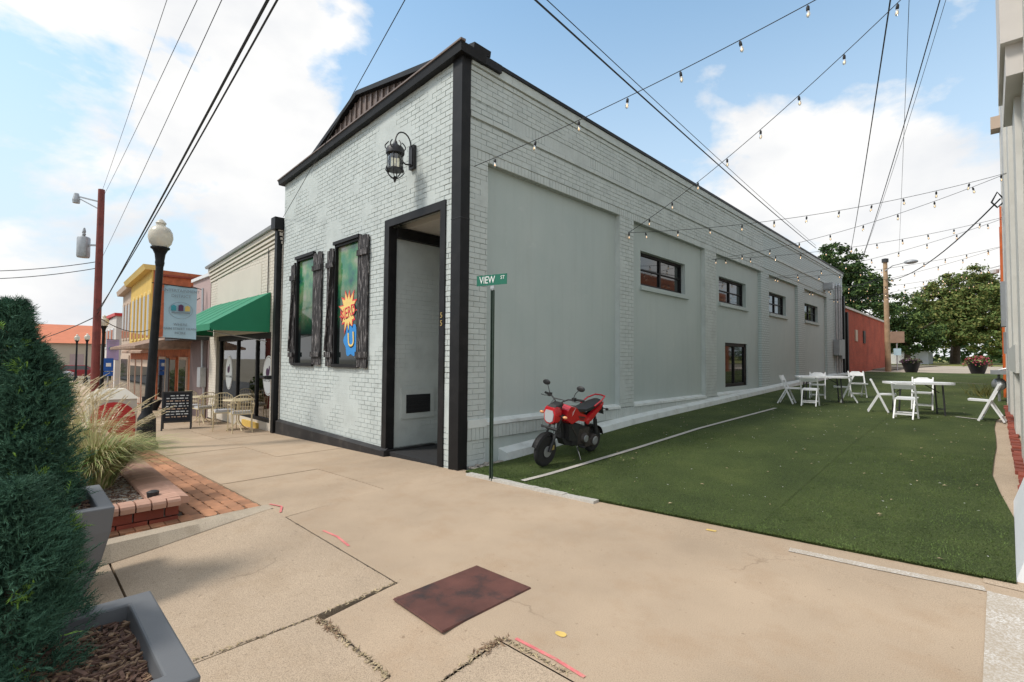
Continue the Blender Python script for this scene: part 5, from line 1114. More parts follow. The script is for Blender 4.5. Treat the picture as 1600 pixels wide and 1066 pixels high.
# ------------------------------------------------------------------ lamp posts
def lamp(name, lab, base, lean=(0, 0), banner=None, sc=1.0, detail=True):
    x, y, z = base; t = thing(name, lab, 'street lamp', base, 0, 'globe street lamps'); H = 3.32 * sc
    ax = lambda h: (lean[0] * h / H, lean[1] * h / H, h)
    m = MB(); m.lathe([(.19, 0), (.19, .10), (.15, .14), (.14, .55), (.12, .60), (.085, .66), (.08, .95)], (0, 0, 0), 16); P_(m, 'base', 'black_metal', t)
    m = MB(); m.tube([ax(.9), ax(H * .5), ax(H)], [.078, .07, .06], 14); P_(m, 'shaft', 'black_metal', t)
    o = Vector(ax(H)); m = MB(); m.lathe([(.065, 0), (.075, .06), (.07, .10), (.085, .22), (.12, .30), (.15, .32), (.15, .345)], o, 16); P_(m, 'capital', 'black_metal', t)
    m = MB(); m.lathe([(.11, .345), (.17, .42), (.195, .52), (.185, .62), (.14, .70), (.075, .735), (.07, .76), (.085, .79), (.055, .83), (.02, .86)], o, 20); P_(m, 'globe', 'globe', t)
    if banner:
        mat, words, z0, z1, w, nm = banner; yb = .13 + lean[1] * .6
        q = MB(); n = 10; vs = []
        for i in range(n + 1):
            for j in range(7): u, v = j / 6, i / n; vs.append((.02 * math.sin(v * 5 + u * 2) + .012 * math.sin(u * 7) + lean[0] * .6, yb + w * u + .0 * v, z0 + (z1 - z0) * v - .03 * u))
        fs = []
        for i in range(n):
            for j in range(6): k = i * 7 + j; fs.append((k, k + 1, k + 8, k + 7))
        q.add(vs, fs); bn = P_(q, 'banner', mat, t)
        q = MB(); q.tube([(lean[0] * .6, 0, z0 - .01), (lean[0] * .6, yb + w, z0 - .035)], .009, 6); q.tube([(lean[0] * .6, 0, z1 + .01), (lean[0] * .6, yb + w, z1 - .02)], .009, 6); P_(q, 'banner_arm', 'black_metal', t)
        cx_ = yb + w / 2; Xf = .036 + lean[0] * .6
        for s, dz, sz in words: o2 = inst('lettering', text_mesh(s, sz, 'print_grey', .001), bn, (0, 0, 0), (R(90), 0, R(90))); o2.location = (Xf, cx_, dz)
        zc = (z0 + z1) / 2 + .02
        q = MB(); rr = w * .36; q.tube([(Xf, cx_ + rr * math.cos(2 * math.pi * k / 28), zc + rr * .82 * math.sin(2 * math.pi * k / 28)) for k in range(29)], .003, 4); P_(q, 'emblem_ring', 'print_grey', bn)
        for dy, mt, h in ((-.11, 'print_teal', .07), (0, 'print_plum', .085), (.10, 'print_yellow', .07)):
            q = MB(); q.box((Xf - .001, cx_ + dy * w / .5 - .04, zc - .01), (Xf + .001, cx_ + dy * w / .5 + .04, zc + h)); q.prism([(Xf - .001, cx_ + dy * w / .5 - .05, zc + h), (Xf - .001, cx_ + dy * w / .5 + .05, zc + h), (Xf - .001, cx_ + dy * w / .5, zc + h + .03)], (.002, 0, 0)); P_(q, 'emblem_house', mt, bn, False)
        q = MB(); q.box((Xf - .001, cx_ - w * .28, zc - .055), (Xf + .001, cx_ + w * .28, zc - .035)); P_(q, 'emblem_text', 'print_grey', bn, False)
    return t
lp = lamp('street_lamp', 'black street lamp with glass globe and pale blue banner beside the raised bed', (-5.8, -2.47, -.19), (.10, .10), ('banner_blue', [('ENTERTAINMENT', 2.90, .075), ('DISTRICT', 2.80, .075), ('WHERE', 2.27, .065), ('MAIN STREET MEANS', 2.19, .058), ('MORE', 2.11, .065)], 2.03, 3.0, .52, 'b'))
lamp('street_lamp', 'black street lamp with glass globe and violet banner behind the red utility pole', (-24.7, -1.2, -.8), (0, 0), ('banner_violet', [('ENTERTAINMENT', 2.95, .06), ('DISTRICT', 2.86, .06)], 2.1, 3.05, .46, 'b'))
lamp('street_lamp', 'small far street lamp with globe before the beige hall, nearer the kerb', (-50, -.35, -.95)); lamp('street_lamp', 'small far street lamp with globe before the beige hall, nearer the shops', (-47, .05, -.95))
B2 = thing('blue_sign', 'blue notice sign with white lettering on a post below the violet banner', 'sign', (-23.6, -1.1, -.8))
m = MB(); m.tube([(-23.62, -1.1, -.8), (-23.62, -1.1, 1.35)], .03, 6); m.build('post', 'galv', B2); m = MB(); m.box((-23.6, -1.27, .78), (-23.585, -.93, 1.36)); bs = m.build('sign_plate', 'sign_blue', B2); m = MB(); m.box((-23.6, -1.27, .55), (-23.585, -.93, .74)); m.build('sign_plate', 'sign_blue', B2)
m = MB(); m.box((-23.584, -1.19, .98), (-23.581, -1.01, 1.14)); m.build('sign_symbol', 'sign_white', bs)
# wooden utility pole, stained red
UPL = thing('utility_pole', 'red stained utility pole with transformer beside the street', 'utility pole', (-14.5, -2.4, gs(-14.5)))
m = MB(); m.tube([(-14.42, -2.4, -.5), (-14.6, -2.4, 6.65)], [.115, .085], 12); m.build('pole', 'wood_red', UPL, smooth=True)
m = MB(); m.lathe([(.0, 4.5), (.15, 4.51), (.165, 4.55), (.165, 5.10), (.15, 5.14), (.05, 5.18)], (-14.9, -2.75, 0), 18); tr_ = m.build('transformer', 'galv', UPL, smooth=True)
for s in (-.08, .08): m = MB(); m.lathe([(.03, 5.18), (.045, 5.22), (.03, 5.26), (.045, 5.30), (.02, 5.42)], (-14.9 + s, -2.75, 0), 8); m.build('insulator', 'grey_steel', tr_)
m = MB(); m.bar((-14.6, -2.4, 4.9), (-14.9, -2.75, 4.9), .05, .05); m.bar((-14.58, -2.4, 6.25), (-15.0, -2.9, 6.4), .04, .04); m.bar((-14.58, -2.4, 6.0), (-15.0, -2.9, 6.35), .03, .03); m.lathe([(.09, 6.2), (.10, 6.3), (.06, 6.5)], (-15.05, -2.95, 0), 10); m.build('crossarm', 'galv', UPL)
# litter bin behind the grass
BN = thing('litter_bin', 'beige dome topped litter bin with a red arched panel by the street lamp', 'bin', (-6.9, -2.85, gs(-6.9)))
m = MB(); z0 = gs(-6.9); m.box((-7.25, -3.2, z0), (-6.6, -2.5, z0 + .90)); m.hexa([(-7.28, -3.23, z0 + .90), (-6.57, -3.23, z0 + .90), (-6.57, -2.47, z0 + .90), (-7.28, -2.47, z0 + .90), (-7.1, -3.05, z0 + 1.08), (-6.75, -3.05, z0 + 1.08), (-6.75, -2.65, z0 + 1.08), (-7.1, -2.65, z0 + 1.08)]); m.build('body', 'cream_panel', BN)
m = MB(); m.prism([(-6.599, -3.18, z0 + .05), (-6.599, -2.52, z0 + .05)] + [(-6.599, -2.85 + .33 * math.cos(a), z0 + .55 + .30 * math.sin(a)) for a in [math.pi * k / 10 for k in range(11)]], (.03, 0, 0)); m.build('front_panel', 'red_matte', BN)
PT = thing('small_pot', 'small dark pot on the sidewalk by the brick shop front', 'planter', (-17.6, -.4, gs(-17.6))); m = MB(); m.lathe([(.14, gs(-17.6)), (.26, gs(-17.6) + .3), (.28, gs(-17.6) + .38)], (-17.6, -.4, 0), 14); m.build('pot', 'planter_black', PT); m = MB(); m.ball((-17.6, -.4, gs(-17.6) + .36), (.24, .24, .05), 10, 4); m.build('soil', 'soil', PT)
# ------------------------------------------------------------------ back of the alley
RB = thing('red_brick_building', 'low red brick building behind the painted wall at the end of the alley', 'building', (-3, 31, .8))
m = MB(); m.hexa([(-7, 24.4, .4), (0, 24.4, .4), (0, 37.6, .4), (-7, 37.6, .4), (-7, 24.4, 4.1), (0, 24.4, 4.1), (0, 37.6, 4.1), (-7, 37.6, 4.1)]); rw_ = m.build('wall', 'brick_far', RB)
m = MB(); m.hexa([(-7.1, 24.3, 4.1), (.08, 24.3, 4.1), (.08, 37.7, 4.1), (-7.1, 37.7, 4.1), (-7.1, 24.3, 4.2), (.08, 24.3, 4.2), (.08, 37.7, 4.2), (-7.1, 37.7, 4.2)]); m.build('coping', 'pale_wall', RB)
for y0, z0, z1, mt in ((26.9, 2.55, 3.15, 'tan_wall'), (29.2, 2.5, 3.2, 'dark_steel')): m = MB(); m.box((0, y0, z0), (.05, y0 + .55, z1)); m.build('wall_plate', mt, RB)
m = MB(); m.box((0, 24.45, .7), (.12, 24.7, 3.9)); m.build('downspout', 'black_metal', RB)
AP = thing('alley_utility_pole', 'bare wooden utility pole with a street light at the end of the alley', 'utility pole', (.98, 30.3, .9))
m = MB(); m.tube([(.98, 30.3, .8), (.93, 30.3, 7.25)], [.145, .10], 12); m.build('pole', 'wood_pole', AP, smooth=True); m = MB(); m.tube([(.93, 30.2, 6.6), (1.3, 30.1, 6.85), (1.9, 30.0, 6.95)], .03, 6); a_ = m.build('lamp_arm', 'galv', AP); m = MB(); m.ball((2.1, 29.95, 6.93), (.32, .16, .12), 12, 8); m.build('lamp_head', 'grey_steel', a_, smooth=True)
m = MB(); m.lathe([(.14, 7.1), (.16, 7.1), (.16, 7.3), (.0, 7.34)], (.93, 30.3, 0), 10); m.build('pole_cap', 'dark_steel', AP)
SG = thing('road_sign', 'back of a tan road sign on a thin post with a small blue plate', 'sign', (1.22, 32, .95))
m = MB(); m.tube([(1.2, 32, .9), (1.2, 32, 3.3)], .035, 6); m.build('post', 'galv', SG); m = MB(); m.box((.87, 31.94, 2.58), (1.56, 31.965, 3.24)); m.build('sign_plate', 'sign_tan', SG); m = MB(); m.box((1.05, 31.93, 1.85), (1.4, 31.955, 2.25)); m.build('sign_plate', 'banner_blue', SG)
SHD = thing('white_shed', 'low white metal shed across the back street', 'building', (-1.5, 56, 1.2))
m = MB(); m.box((-7, 55, 1.0), (1.0, 60, 2.45)); m.build('wall', 'shed_white', SHD); m = MB(); m.hexa([(-7.2, 54.8, 2.45), (1.2, 54.8, 2.45), (1.2, 60, 2.6), (-7.2, 60, 2.6), (-7.2, 54.8, 2.6), (1.2, 54.8, 2.6), (1.2, 60, 2.75), (-7.2, 60, 2.75)]); m.build('roof', 'galv', SHD)
for k in range(2): m = MB(); m.box((-4.5 + k * 2.6, 54.96, 1.1), (-2.3 + k * 2.6, 54.999, 2.2)); m.build('door', 'white_metal', SHD)

# ------------------------------------------------------------------ trees
def tree(name, lab, base, blobs, leaf, n, mat, mat2=None, trunk_r=.3, limbs=7, grp=None, share2=.3):
    bx, by, bz = base; t = thing(name, lab, 'tree', base, 0, grp); top = max(b[2] for b in blobs)
    m = MB(); hgt = top - bz; m.tube([(bx, by, bz - .2), (bx + .1, by, bz + hgt * .3), (bx - .1, by + .1, bz + hgt * .6), (bx, by, bz + hgt * .9)], [trunk_r * 1.2, trunk_r, trunk_r * .7, trunk_r * .25], 9)
    for k in range(limbs):
        b = blobs[k % len(blobs)]; z0 = bz + hgt * random.uniform(.2, .55); e = Vector((b[0] + random.gauss(0, b[3] * .3), b[1] + random.gauss(0, b[3] * .3), b[2] + random.gauss(0, b[4] * .3))); s = Vector((bx, by, z0)); mid = (s + e) / 2 + Vector((0, 0, .3)); m.tube([s, mid, e], [trunk_r * .4, trunk_r * .25, .03], 6)
    m.build('trunk', 'trunk', t, smooth=True)
    crowns = [MB(), MB()]; tot = sum(b[3] ** 2 * b[4] for b in blobs)
    for (cx, cy, cz, r, rz_) in blobs:
        k = int(n * r * r * rz_ / tot); nc = max(14, min(80, k // 90)); cents = []
        for _ in range(nc):
            while True:
                v = Vector((random.uniform(-1, 1), random.uniform(-1, 1), random.uniform(-1, 1)))
                if .35 < v.length < 1: break
            cents.append((v, random.uniform(.06, .15)))
        for _ in range(k):
            v, s = random.choice(cents); p = v + Vector((random.gauss(0, s), random.gauss(0, s), random.gauss(0, s * .7)))
            c = Vector((cx + p.x * r, cy + p.y * r, cz + p.z * rz_)); d = Vector((random.gauss(0, 1), random.gauss(0, 1), random.gauss(0, .7))).normalized(); e = d.cross(Vector((random.gauss(0, 1), random.gauss(0, 1), random.gauss(0, 1)))).normalized(); l = leaf * random.uniform(.6, 1.3)
            crowns[1 if random.random() < share2 else 0].add([c - d * l * .5, c + e * l * .28, c + d * l * .5, c - e * l * .28], [(0, 1, 2, 3)])
    crowns[0].build('crown', mat, t)
    if crowns[1].f: crowns[1].build('crown', mat2 or mat, t)
    return t
tree('deciduous_tree', 'tall dark green tree rising behind the red brick building', (-3.6, 44, .8), [(-4.4, 44, 9.0, 2.4, 2.2), (-3.2, 44, 7.2, 2.6, 2.0), (-2.2, 43.5, 5.6, 2.2, 1.8), (-4.8, 44, 6.2, 2.2, 2.2), (-4.2, 45, 10.4, 1.3, 1.1)], .26, 30000, 'leaf_dark', 'leaf_mid', .35, 9, share2=.25)
tree('deciduous_tree', 'mid green tree standing right behind the alley utility pole', (-.3, 52, 1.2), [(-.6, 52, 5.2, 2.0, 2.4), (.6, 52, 4.0, 1.8, 1.8), (-1.4, 51, 3.6, 1.6, 1.8)], .24, 15000, 'leaf_dark', 'leaf_mid', .22, 6, share2=.45)
tree('deciduous_tree', 'broad olive green tree beyond the pots at the street end', (2.6, 60, 1.3), [(1.6, 60, 7.4, 2.6, 2.0), (3.4, 60, 8.6, 2.8, 2.0), (2.2, 58, 5.0, 3.0, 2.2), (4.2, 59, 6.2, 2.6, 2.2), (.4, 60, 6.2, 1.9, 1.6)], .27, 38000, 'leaf_mid', 'leaf_olive', .35, 10, share2=.35)
tree('deciduous_tree', 'rounded green tree beside the orange pipe wall at the street end', (6.4, 56, 1.3), [(6.2, 56, 6.2, 2.6, 2.4), (7.6, 56, 4.6, 2.4, 2.4), (5.2, 55, 4.0, 2.2, 1.8)], .26, 22000, 'leaf_mid', 'leaf_olive', .3, 7, share2=.3)
m = MB()
for k in range(9000):
    x = random.uniform(-30, 40); y = 66 + random.uniform(0, 8) + 2 * math.sin(x * .4); z = 1.0 + random.random() ** 1.3 * (4.2 + 1.4 * math.sin(x * .7) + math.sin(x * 1.9)); l = random.uniform(.4, .9); d = Vector((random.gauss(0, 1), random.gauss(0, 1), random.gauss(0, .7))).normalized(); e = d.cross(Vector((random.gauss(0, 1), random.gauss(0, 1), random.gauss(0, 1)))).normalized(); c = Vector((x, y, z)); m.add([c - d * l * .5, c + e * l * .3, c + d * l * .5, c - e * l * .3], [(0, 1, 2, 3)])
hw = stuff(m.build('wood', 'leaf_dark')); hw['label'] = 'dark wood closing the view behind the back street'; hw['category'] = 'trees'
for (x, y, z, r, lb) in ((-17.0, -3.3, gs(-17), .75, 'round green bush by the red utility pole'), (-30, -3.2, -.9, .9, 'small green bush far along the street'), (-58, -3.0, -1, 1.2, 'green bush before the beige hall')):
    t = thing('bush', lb, 'bush', (x, y, z), 0); m = MB()
    for k in range(1500):
        v = Vector((random.gauss(0, 1), random.gauss(0, 1), random.gauss(0, 1))).normalized() * random.uniform(.55, 1); c = Vector((x + v.x * r, y + v.y * r, z + r * .9 + v.z * r)); d = Vector((random.gauss(0, 1), random.gauss(0, 1), random.gauss(0, 1))).normalized(); e = d.cross(Vector((0, 0, 1))).normalized(); l = .09; m.add([c - d * l, c + e * l * .5, c + d * l, c - e * l * .5], [(0, 1, 2, 3)])
    m.build('foliage', 'leaf_mid', t); m = MB(); m.tube([(x, y, z), (x, y, z + r)], .04, 6); m.build('stem', 'trunk', t)

# ------------------------------------------------------------------ building on the right of the alley
RG = thing('offwhite_building', 'tall off-white painted brick building along the right of the alley', 'building', (7, 8, .2))
m = MB(); m.box((5.45, 2.7, 0), (11, 13.2, 11.2)); m.build('wall', 'paint_offwhite', RG)
m = MB(); m.box((5.62, 13.2, .2), (11, 25.5, 5.4)); m.build('rear_wall', 'brick_orange', RG)
for (a, b) in ((4.3, 5.0), (7.0, 7.7), (9.8, 10.5), (12.5, 13.2)): m = MB(); m.box((5.38, a, 0), (5.45, b, 11.1)); m.build('pilaster', 'paint_offwhite', RG)
bmx = MB(); bmx.add([(0, -.5, -.5), (0, .5, -.5), (0, .5, .5), (0, -.5, .5), (-1, -.48, -.42), (-1, .48, -.42), (-1, .48, .42), (-1, -.48, .42)], [(7, 6, 5, 4), (4, 5, 1, 0), (5, 6, 2, 1), (6, 7, 3, 2), (7, 4, 0, 3)])
rb = MB(); bmm = bmx.mesh('brick', 'paint_offwhite'); cnt = 0; wall_o = [o for o in RG.children if o.name.startswith('wall')][0]
for k in range(60):
    z = .35 + k * .11
    for (a, b) in ((2.72, 4.3), (5.0, 7.0), (7.7, 9.8)):
        y = a + (.1 if k % 2 else 0)
        while y < b - .1:
            l = min(.40, b - y)
            if cnt < 290: inst('brick', bmm, wall_o, (5.45, y + l / 2, z + .05), (0, 0, 0), (.012, l - .012, .098)); cnt += 1
            else: rb.add([(5.45 + v[0] * .012, y + l / 2 + v[1] * (l - .012), z + .05 + v[2] * .098) for v in bmx.v], bmx.f)
            y += .41
stuff(rb.build('brickwork', 'paint_offwhite', wall_o))
m = MB(); m.box((5.30, 3.6, 4.75), (5.45, 5.3, 5.1)); m.box((5.26, 3.5, 5.1), (5.45, 5.4, 11)); m.build('sign_box', 'pale_wall', RG)
m = MB(); m.box((5.36, 5.5, 1.35), (5.44, 9.6, 1.75)); m.build('ledge', 'paint_offwhite', RG)
m = MB(); m.hexa([(5.20, .55, 0), (5.46, .55, 0), (5.46, 2.69, .05), (5.22, 2.69, .05), (5.30, .55, .34), (5.46, .55, .36), (5.46, 2.69, .55), (5.36, 2.69, .5)]); m.build('base_wall', 'white_wall', RG)
bq = MB(); bq.box((-.05, -.1, -.04), (.05, .1, .02)); bqm = bq.mesh('brick', 'brick_red')
for k in range(44): y = 2.75 + k * .21; inst('brick', bqm, RG, (5.355 + random.uniform(-.012, .012), y, ga(y) + .02 + random.uniform(-.008, .008)), (random.uniform(-.05, .05), random.uniform(-.08, .08), random.uniform(-.06, .06)))
m = MB(); m.box((5.36, 10.4, .3), (5.45, 10.55, 9.5)); m.build('downspout', 'galv', RG); m = MB(); m.tube([(5.42, 13.6, .6), (5.42, 13.6, 5.0)], .09, 10); m.tube([(5.40, 13.9, 3.0), (5.40, 13.9, 5.6)], .05, 8); m.build('pipe', 'orange_pipe', RG, smooth=True)
m = MB(); m.box((5.30, 11.2, 2.3), (5.45, 11.7, 3.3)); m.box((5.34, 12.0, 1.7), (5.45, 12.3, 2.2)); m.build('meter_box', 'grey_steel', RG)
m = MB(); m.ball((5.25, 12.9, .95), (.14, .2, .16), 10, 8); m.tube([(5.25, 12.9, .5), (5.25, 12.9, 1.3), (5.42, 12.9, 1.35)], .03, 6); m.box((5.1, 12.6, 1.2), (5.4, 13.1, 1.3)); m.build('gas_meter', 'grey_steel', RG)
m = MB(); m.lathe([(.02, 0), (.09, .02), (.10, .12), (.03, .15)], (5.25, 16, 4.1), 10); m.bar((5.25, 16, 4.2), (5.62, 16, 4.3), .04, .04); m.build('flood_light', 'white_metal', RG)
m = MB(); m.tube([(5.4, 12.2, 5.4), (5.3, 12.1, 5.55), (5.2, 12.2, 5.35), (5.3, 12.4, 5.25), (5.4, 12.2, 5.3)], .02, 6); m.build('service_cable', 'cable_black', RG)
m = MB(); m.box((5.22, 12.4, 7.2), (5.45, 12.8, 7.5)); m.build('wall_light', 'tan_wall', RG)
m = MB()
for k in range(60):
    a = random.random() * 6.28; x, y = 4.95 + random.gauss(0, .16), 14.5 + random.gauss(0, .5); h = random.uniform(.15, .42); m.add([(x, y, ga(y)), (x + .02, y, ga(y)), (x + math.cos(a) * h * .7, y + math.sin(a) * h * .7, ga(y) + h)], [(0, 1, 2), (2, 1, 0)])
wd = stuff(m.build('weeds', 'leaf_olive')); wd['label'] = 'weeds growing through the turf by the gas meter'; wd['category'] = 'weeds'

# ------------------------------------------------------------------ string lights and wires
bsk = MB(); bsk.lathe([(.004, .07), (.012, .06), (.02, .045), (.021, 0), (.014, -.01)], (0, 0, 0), 8); BSK = bsk.mesh('socket', 'cable_black', None, True)
bgl = MB(); bgl.lathe([(.013, -.01), (.022, -.035), (.026, -.06), (.02, -.085), (.006, -.098)], (0, 0, 0), 8); BGL = bgl.mesh('bulb', 'bulb_glass', None, True)
bfl = MB(); bfl.ball((0, 0, -.05), (.007, .007, .022), 6, 4); BFL = bfl.mesh('filament', 'filament')
def sagline(p, q, sag, n=20):
    p, q = Vector(p), Vector(q); return [p.lerp(q, k / n) - Vector((0, 0, sag * 4 * (k / n) * (1 - k / n))) for k in range(n + 1)]
def strand(p, q, sag, lab, step=.62, t0=.3):
    t = thing('string_light', lab, 'string lights', p, 0, 'string lights zigzagging over the alley'); pts = sagline(p, q, sag, 24); m = MB(); m.tube(pts, .0048, 5, False); m.build('cord', 'cable_black', t)
    d = 0; nxt = t0
    for a, b in zip(pts, pts[1:]):
        l = (b - a).length
        while d + l >= nxt:
            c = a.lerp(b, (nxt - d) / l) - Vector((0, 0, .062)); s = inst('socket', BSK, t, c, (0, 0, 0), (.78, .78, .78)); s.rotation_euler = (random.gauss(0, .08), random.gauss(0, .08), 0)
            for me, nm in ((BGL, 'bulb'), (BFL, 'filament')): o = bpy.data.objects.new(nm, me); COL.objects.link(o); o.parent = s
            WL[s.name] = c; nxt += step
        d += l
wy = [.2, 4.25, 8.3, 12.6, 16.8, 21.0, 23.5]; wz = [4.16, 4.0, 4.08, 4.12, 4.1, 4.2, 4.4]; ry = [1.5, 9.0, 13.0, 17.0, 20.5, 24.0]; rz_ = [5.45, 5.12, 5.15, 5.1, 5.0, 4.95]
ordn = ['the corner pier', 'the first pier', 'the second pier', 'the third pier', 'the fourth pier', 'the last pier', 'the rear corner']; rn = ['the off-white sign box', 'the off-white wall', 'the grey meter boxes', 'the orange pipes', 'the floodlight', 'the rear brick wall']
for k in range(6):
    xe = 5.40 if ry[k] < 13 else 5.6
    e2 = (xe, ry[k] + (.6 if k == 0 else .15), rz_[k] + (.45 if k == 0 else .03))
    strand((.03, wy[k], wz[k]), (xe, ry[k], rz_[k]), .22 if k else .12, 'string of bulbs running from %s out to %s' % (ordn[k], rn[k]), t0=.35)
    strand(e2, (.03, wy[k + 1], wz[k + 1]), .22, 'string of bulbs coming back from %s to %s' % (rn[k], ordn[k + 1]), t0=.5)
def wire(pts, r, lab, sag=.15):
    m = MB()
    for a, b in zip(pts, pts[1:]): m.tube(sagline(a, b, sag, 14), r, 5, False)
    return tag(m.build('overhead_wire', 'cable_black'), lab, 'wire', 'overhead wires')
wire([(-14.55, -2.4, 2.75), (3.1, -2.95, 4.54)], .012, 'thick black cable running from the red pole collar along the street', .06); wire([(-14.55, -2.4, 2.85), (3.25, -2.95, 4.42)], .008, 'black cable beside the thick street cable', .12)
wire([(-14.6, -2.4, 4.3), (1.85, -2.95, 5.11)], .004, 'thin wire from the red pole transformer along the street', .05); wire([(-14.6, -2.4, 6.3), (1.0, -2.95, 5.41)], .004, 'thin wire from the red pole crossarm along the street', .05); wire([(-14.6, -2.4, 6.55), (-.8, -2.95, 6.40)], .004, 'topmost thin wire from the red pole along the street', .05)
wire([(-14.55, -2.4, 2.7), (-60, -4.6, 2.9)], .016, 'cable leaving the red pole towards the beige hall', .5); wire([(-14.6, -2.4, 4.4), (-20, -6.6, 4.3)], .012, 'wire crossing the street from the red pole', .2); wire([(-14.6, -2.4, 4.2), (-19, -6.6, 3.9)], .012, 'lower wire crossing the street from the red pole', .2)
wire([(-14.5, -2.4, 2.7), (-20.7, -.1, 2.6)], .014, 'service cable from the red pole to the orange brick side', .25); wire([(-6.15, -.05, 4.62), (2.1, -1.75, 5.29)], .005, 'thin service wire reaching the edge of the painted brick front', .03)
wire([(1.33, -3.7, 6.05), (-1.19, 24.5, 7.27)], .014, 'thick black cable above the painted brick parapet', .12); wire([(1.33, -3.5, 6.17), (-1.19, 24.5, 7.4)], .007, 'thin wire beside the thick parapet cable', .1)
wire([(5.0, 1.8, 8.94), (-1.61, 36, 9.26)], .016, 'twisted cable high over the middle of the turf', .3); wire([(4.4, 15.07, 13.12), (-1.08, 36, 8.2)], .018, 'dark cable high over the right of the turf', .3); wire([(4.5, 16.46, 13.87), (-1.0, 36, 8.4)], .009, 'thin wire above the dark turf cable', .3); wire([(4.38, 6.0, 10.05), (.57, 40, 9.41)], .007, 'very thin wire running towards the olive tree', .1)
wire([(5.35, 12.2, 5.4), (.93, 30.3, 6.1)], .018, 'heavy cable from the service mast to the alley pole', .5); wire([(.93, 30.3, 6.3), (-3, 24.5, 4.9)], .014, 'cable from the alley pole to the painted building roof', .25)

# ------------------------------------------------------------------ raised brick bed with ornamental grass
BD = thing('raised_brick_bed', 'low red brick raised bed with pink brick cap along the paver strip', 'planter bed', (-3, -3.6, -.1))
bx0, bx1, by0, by1 = -6.1, -.26, -4.5, -3.10
m = MB(); m.box((bx0 + .03, by0, -.4), (bx1 - .04, by1 - .04, .15)); m.build('core', 'mortar_grey', BD)
bu = MB(); bu.box((-.5, -.5, -.5), (.5, .5, .5)); bum = bu.mesh('brick', 'brick_red')
for r_ in range(3):
    z = -.045 + (r_ - 1) * .088 + .04
    y = by1 - (.0 if r_ % 2 else .11)
    while y > by0 + .05: l = .215; inst('brick', bum, BD, (bx1 - .045, y - l / 2, z + random.uniform(-.002, .002)), (0, 0, random.uniform(-.01, .01)), (.10 + random.uniform(0, .006), l, .078)); y -= .228
    x = bx1 - (.1 if r_ % 2 else .0)
    while x > bx0: inst('brick', bum, BD, (x - .11, by1 - .045, z + gs(x) * .0), (0, 0, 0), (.215, .10, .078)); x -= .228
cp = MB(); n = 7; prof = [(-.16, 0), (-.16, .05), (-.13, .068), (0, .074), (.0, .074), (.05, .06), (.06, .04), (.055, 0)]
cp.prism([(p[0], -.05, p[1]) for p in prof], (0, .10, 0)); cpm = cp.mesh('cap_brick', 'brick_cap')
y = by1 - .02
while y > by0: inst('cap_brick', cpm, BD, (bx1 - .0, y - .02, .135), (0, 0, random.uniform(-.015, .015)), (1, 1.0, 1)); y -= .112
x = bx1 - .02
while x > bx0: inst('cap_brick', cpm, BD, (x, by1 + .01, .137), (0, 0, R(90) + random.uniform(-.015, .015)), (1.35, .62, 1)); x -= .068
m = MB(); m.box((bx0 + .1, by0, -.3), (bx1 - .1, by1 - .12, .135)); m.build('soil', 'soil', BD)
def chips(name, x0, x1, y0, y1, z, n, mats, par, big=.05):
    for mt, fr in mats:
        m = MB()
        for k in range(int(n * fr)):
            x, y = random.uniform(x0, x1), random.uniform(y0, y1); a = random.random() * 6.28; l = random.uniform(.25, 1) ** 1.4 * big; w = l * random.uniform(.10, .30); ti = random.uniform(-.5, .5) * l; zz = z + random.uniform(0, .02)
            dx, dy = math.cos(a), math.sin(a); m.hexa([(x - dx * l - dy * w, y - dy * l + dx * w, zz), (x - dx * l + dy * w, y - dy * l - dx * w, zz), (x + dx * l + dy * w, y + dy * l - dx * w, zz + ti), (x + dx * l - dy * w, y + dy * l + dx * w, zz + ti), (x - dx * l - dy * w, y - dy * l + dx * w, zz + .006), (x - dx * l + dy * w, y - dy * l - dx * w, zz + .006), (x + dx * l + dy * w, y + dy * l - dx * w, zz + ti + .006), (x + dx * l - dy * w, y + dy * l + dx * w, zz + ti + .006)])
        stuff(m.build(name, mt, par))
chips('mulch', -2.6, -.38, -4.3, -3.24, .137, 3500, (('bark', .7), ('bark_pale', .3)), BD, .03)
m = MB(); m.lathe([(.03, .14), (.045, .2), (.05, .24), (.03, .25)], (-.46, -3.26, 0), 10); m.build('path_light', 'black_plastic', BD)
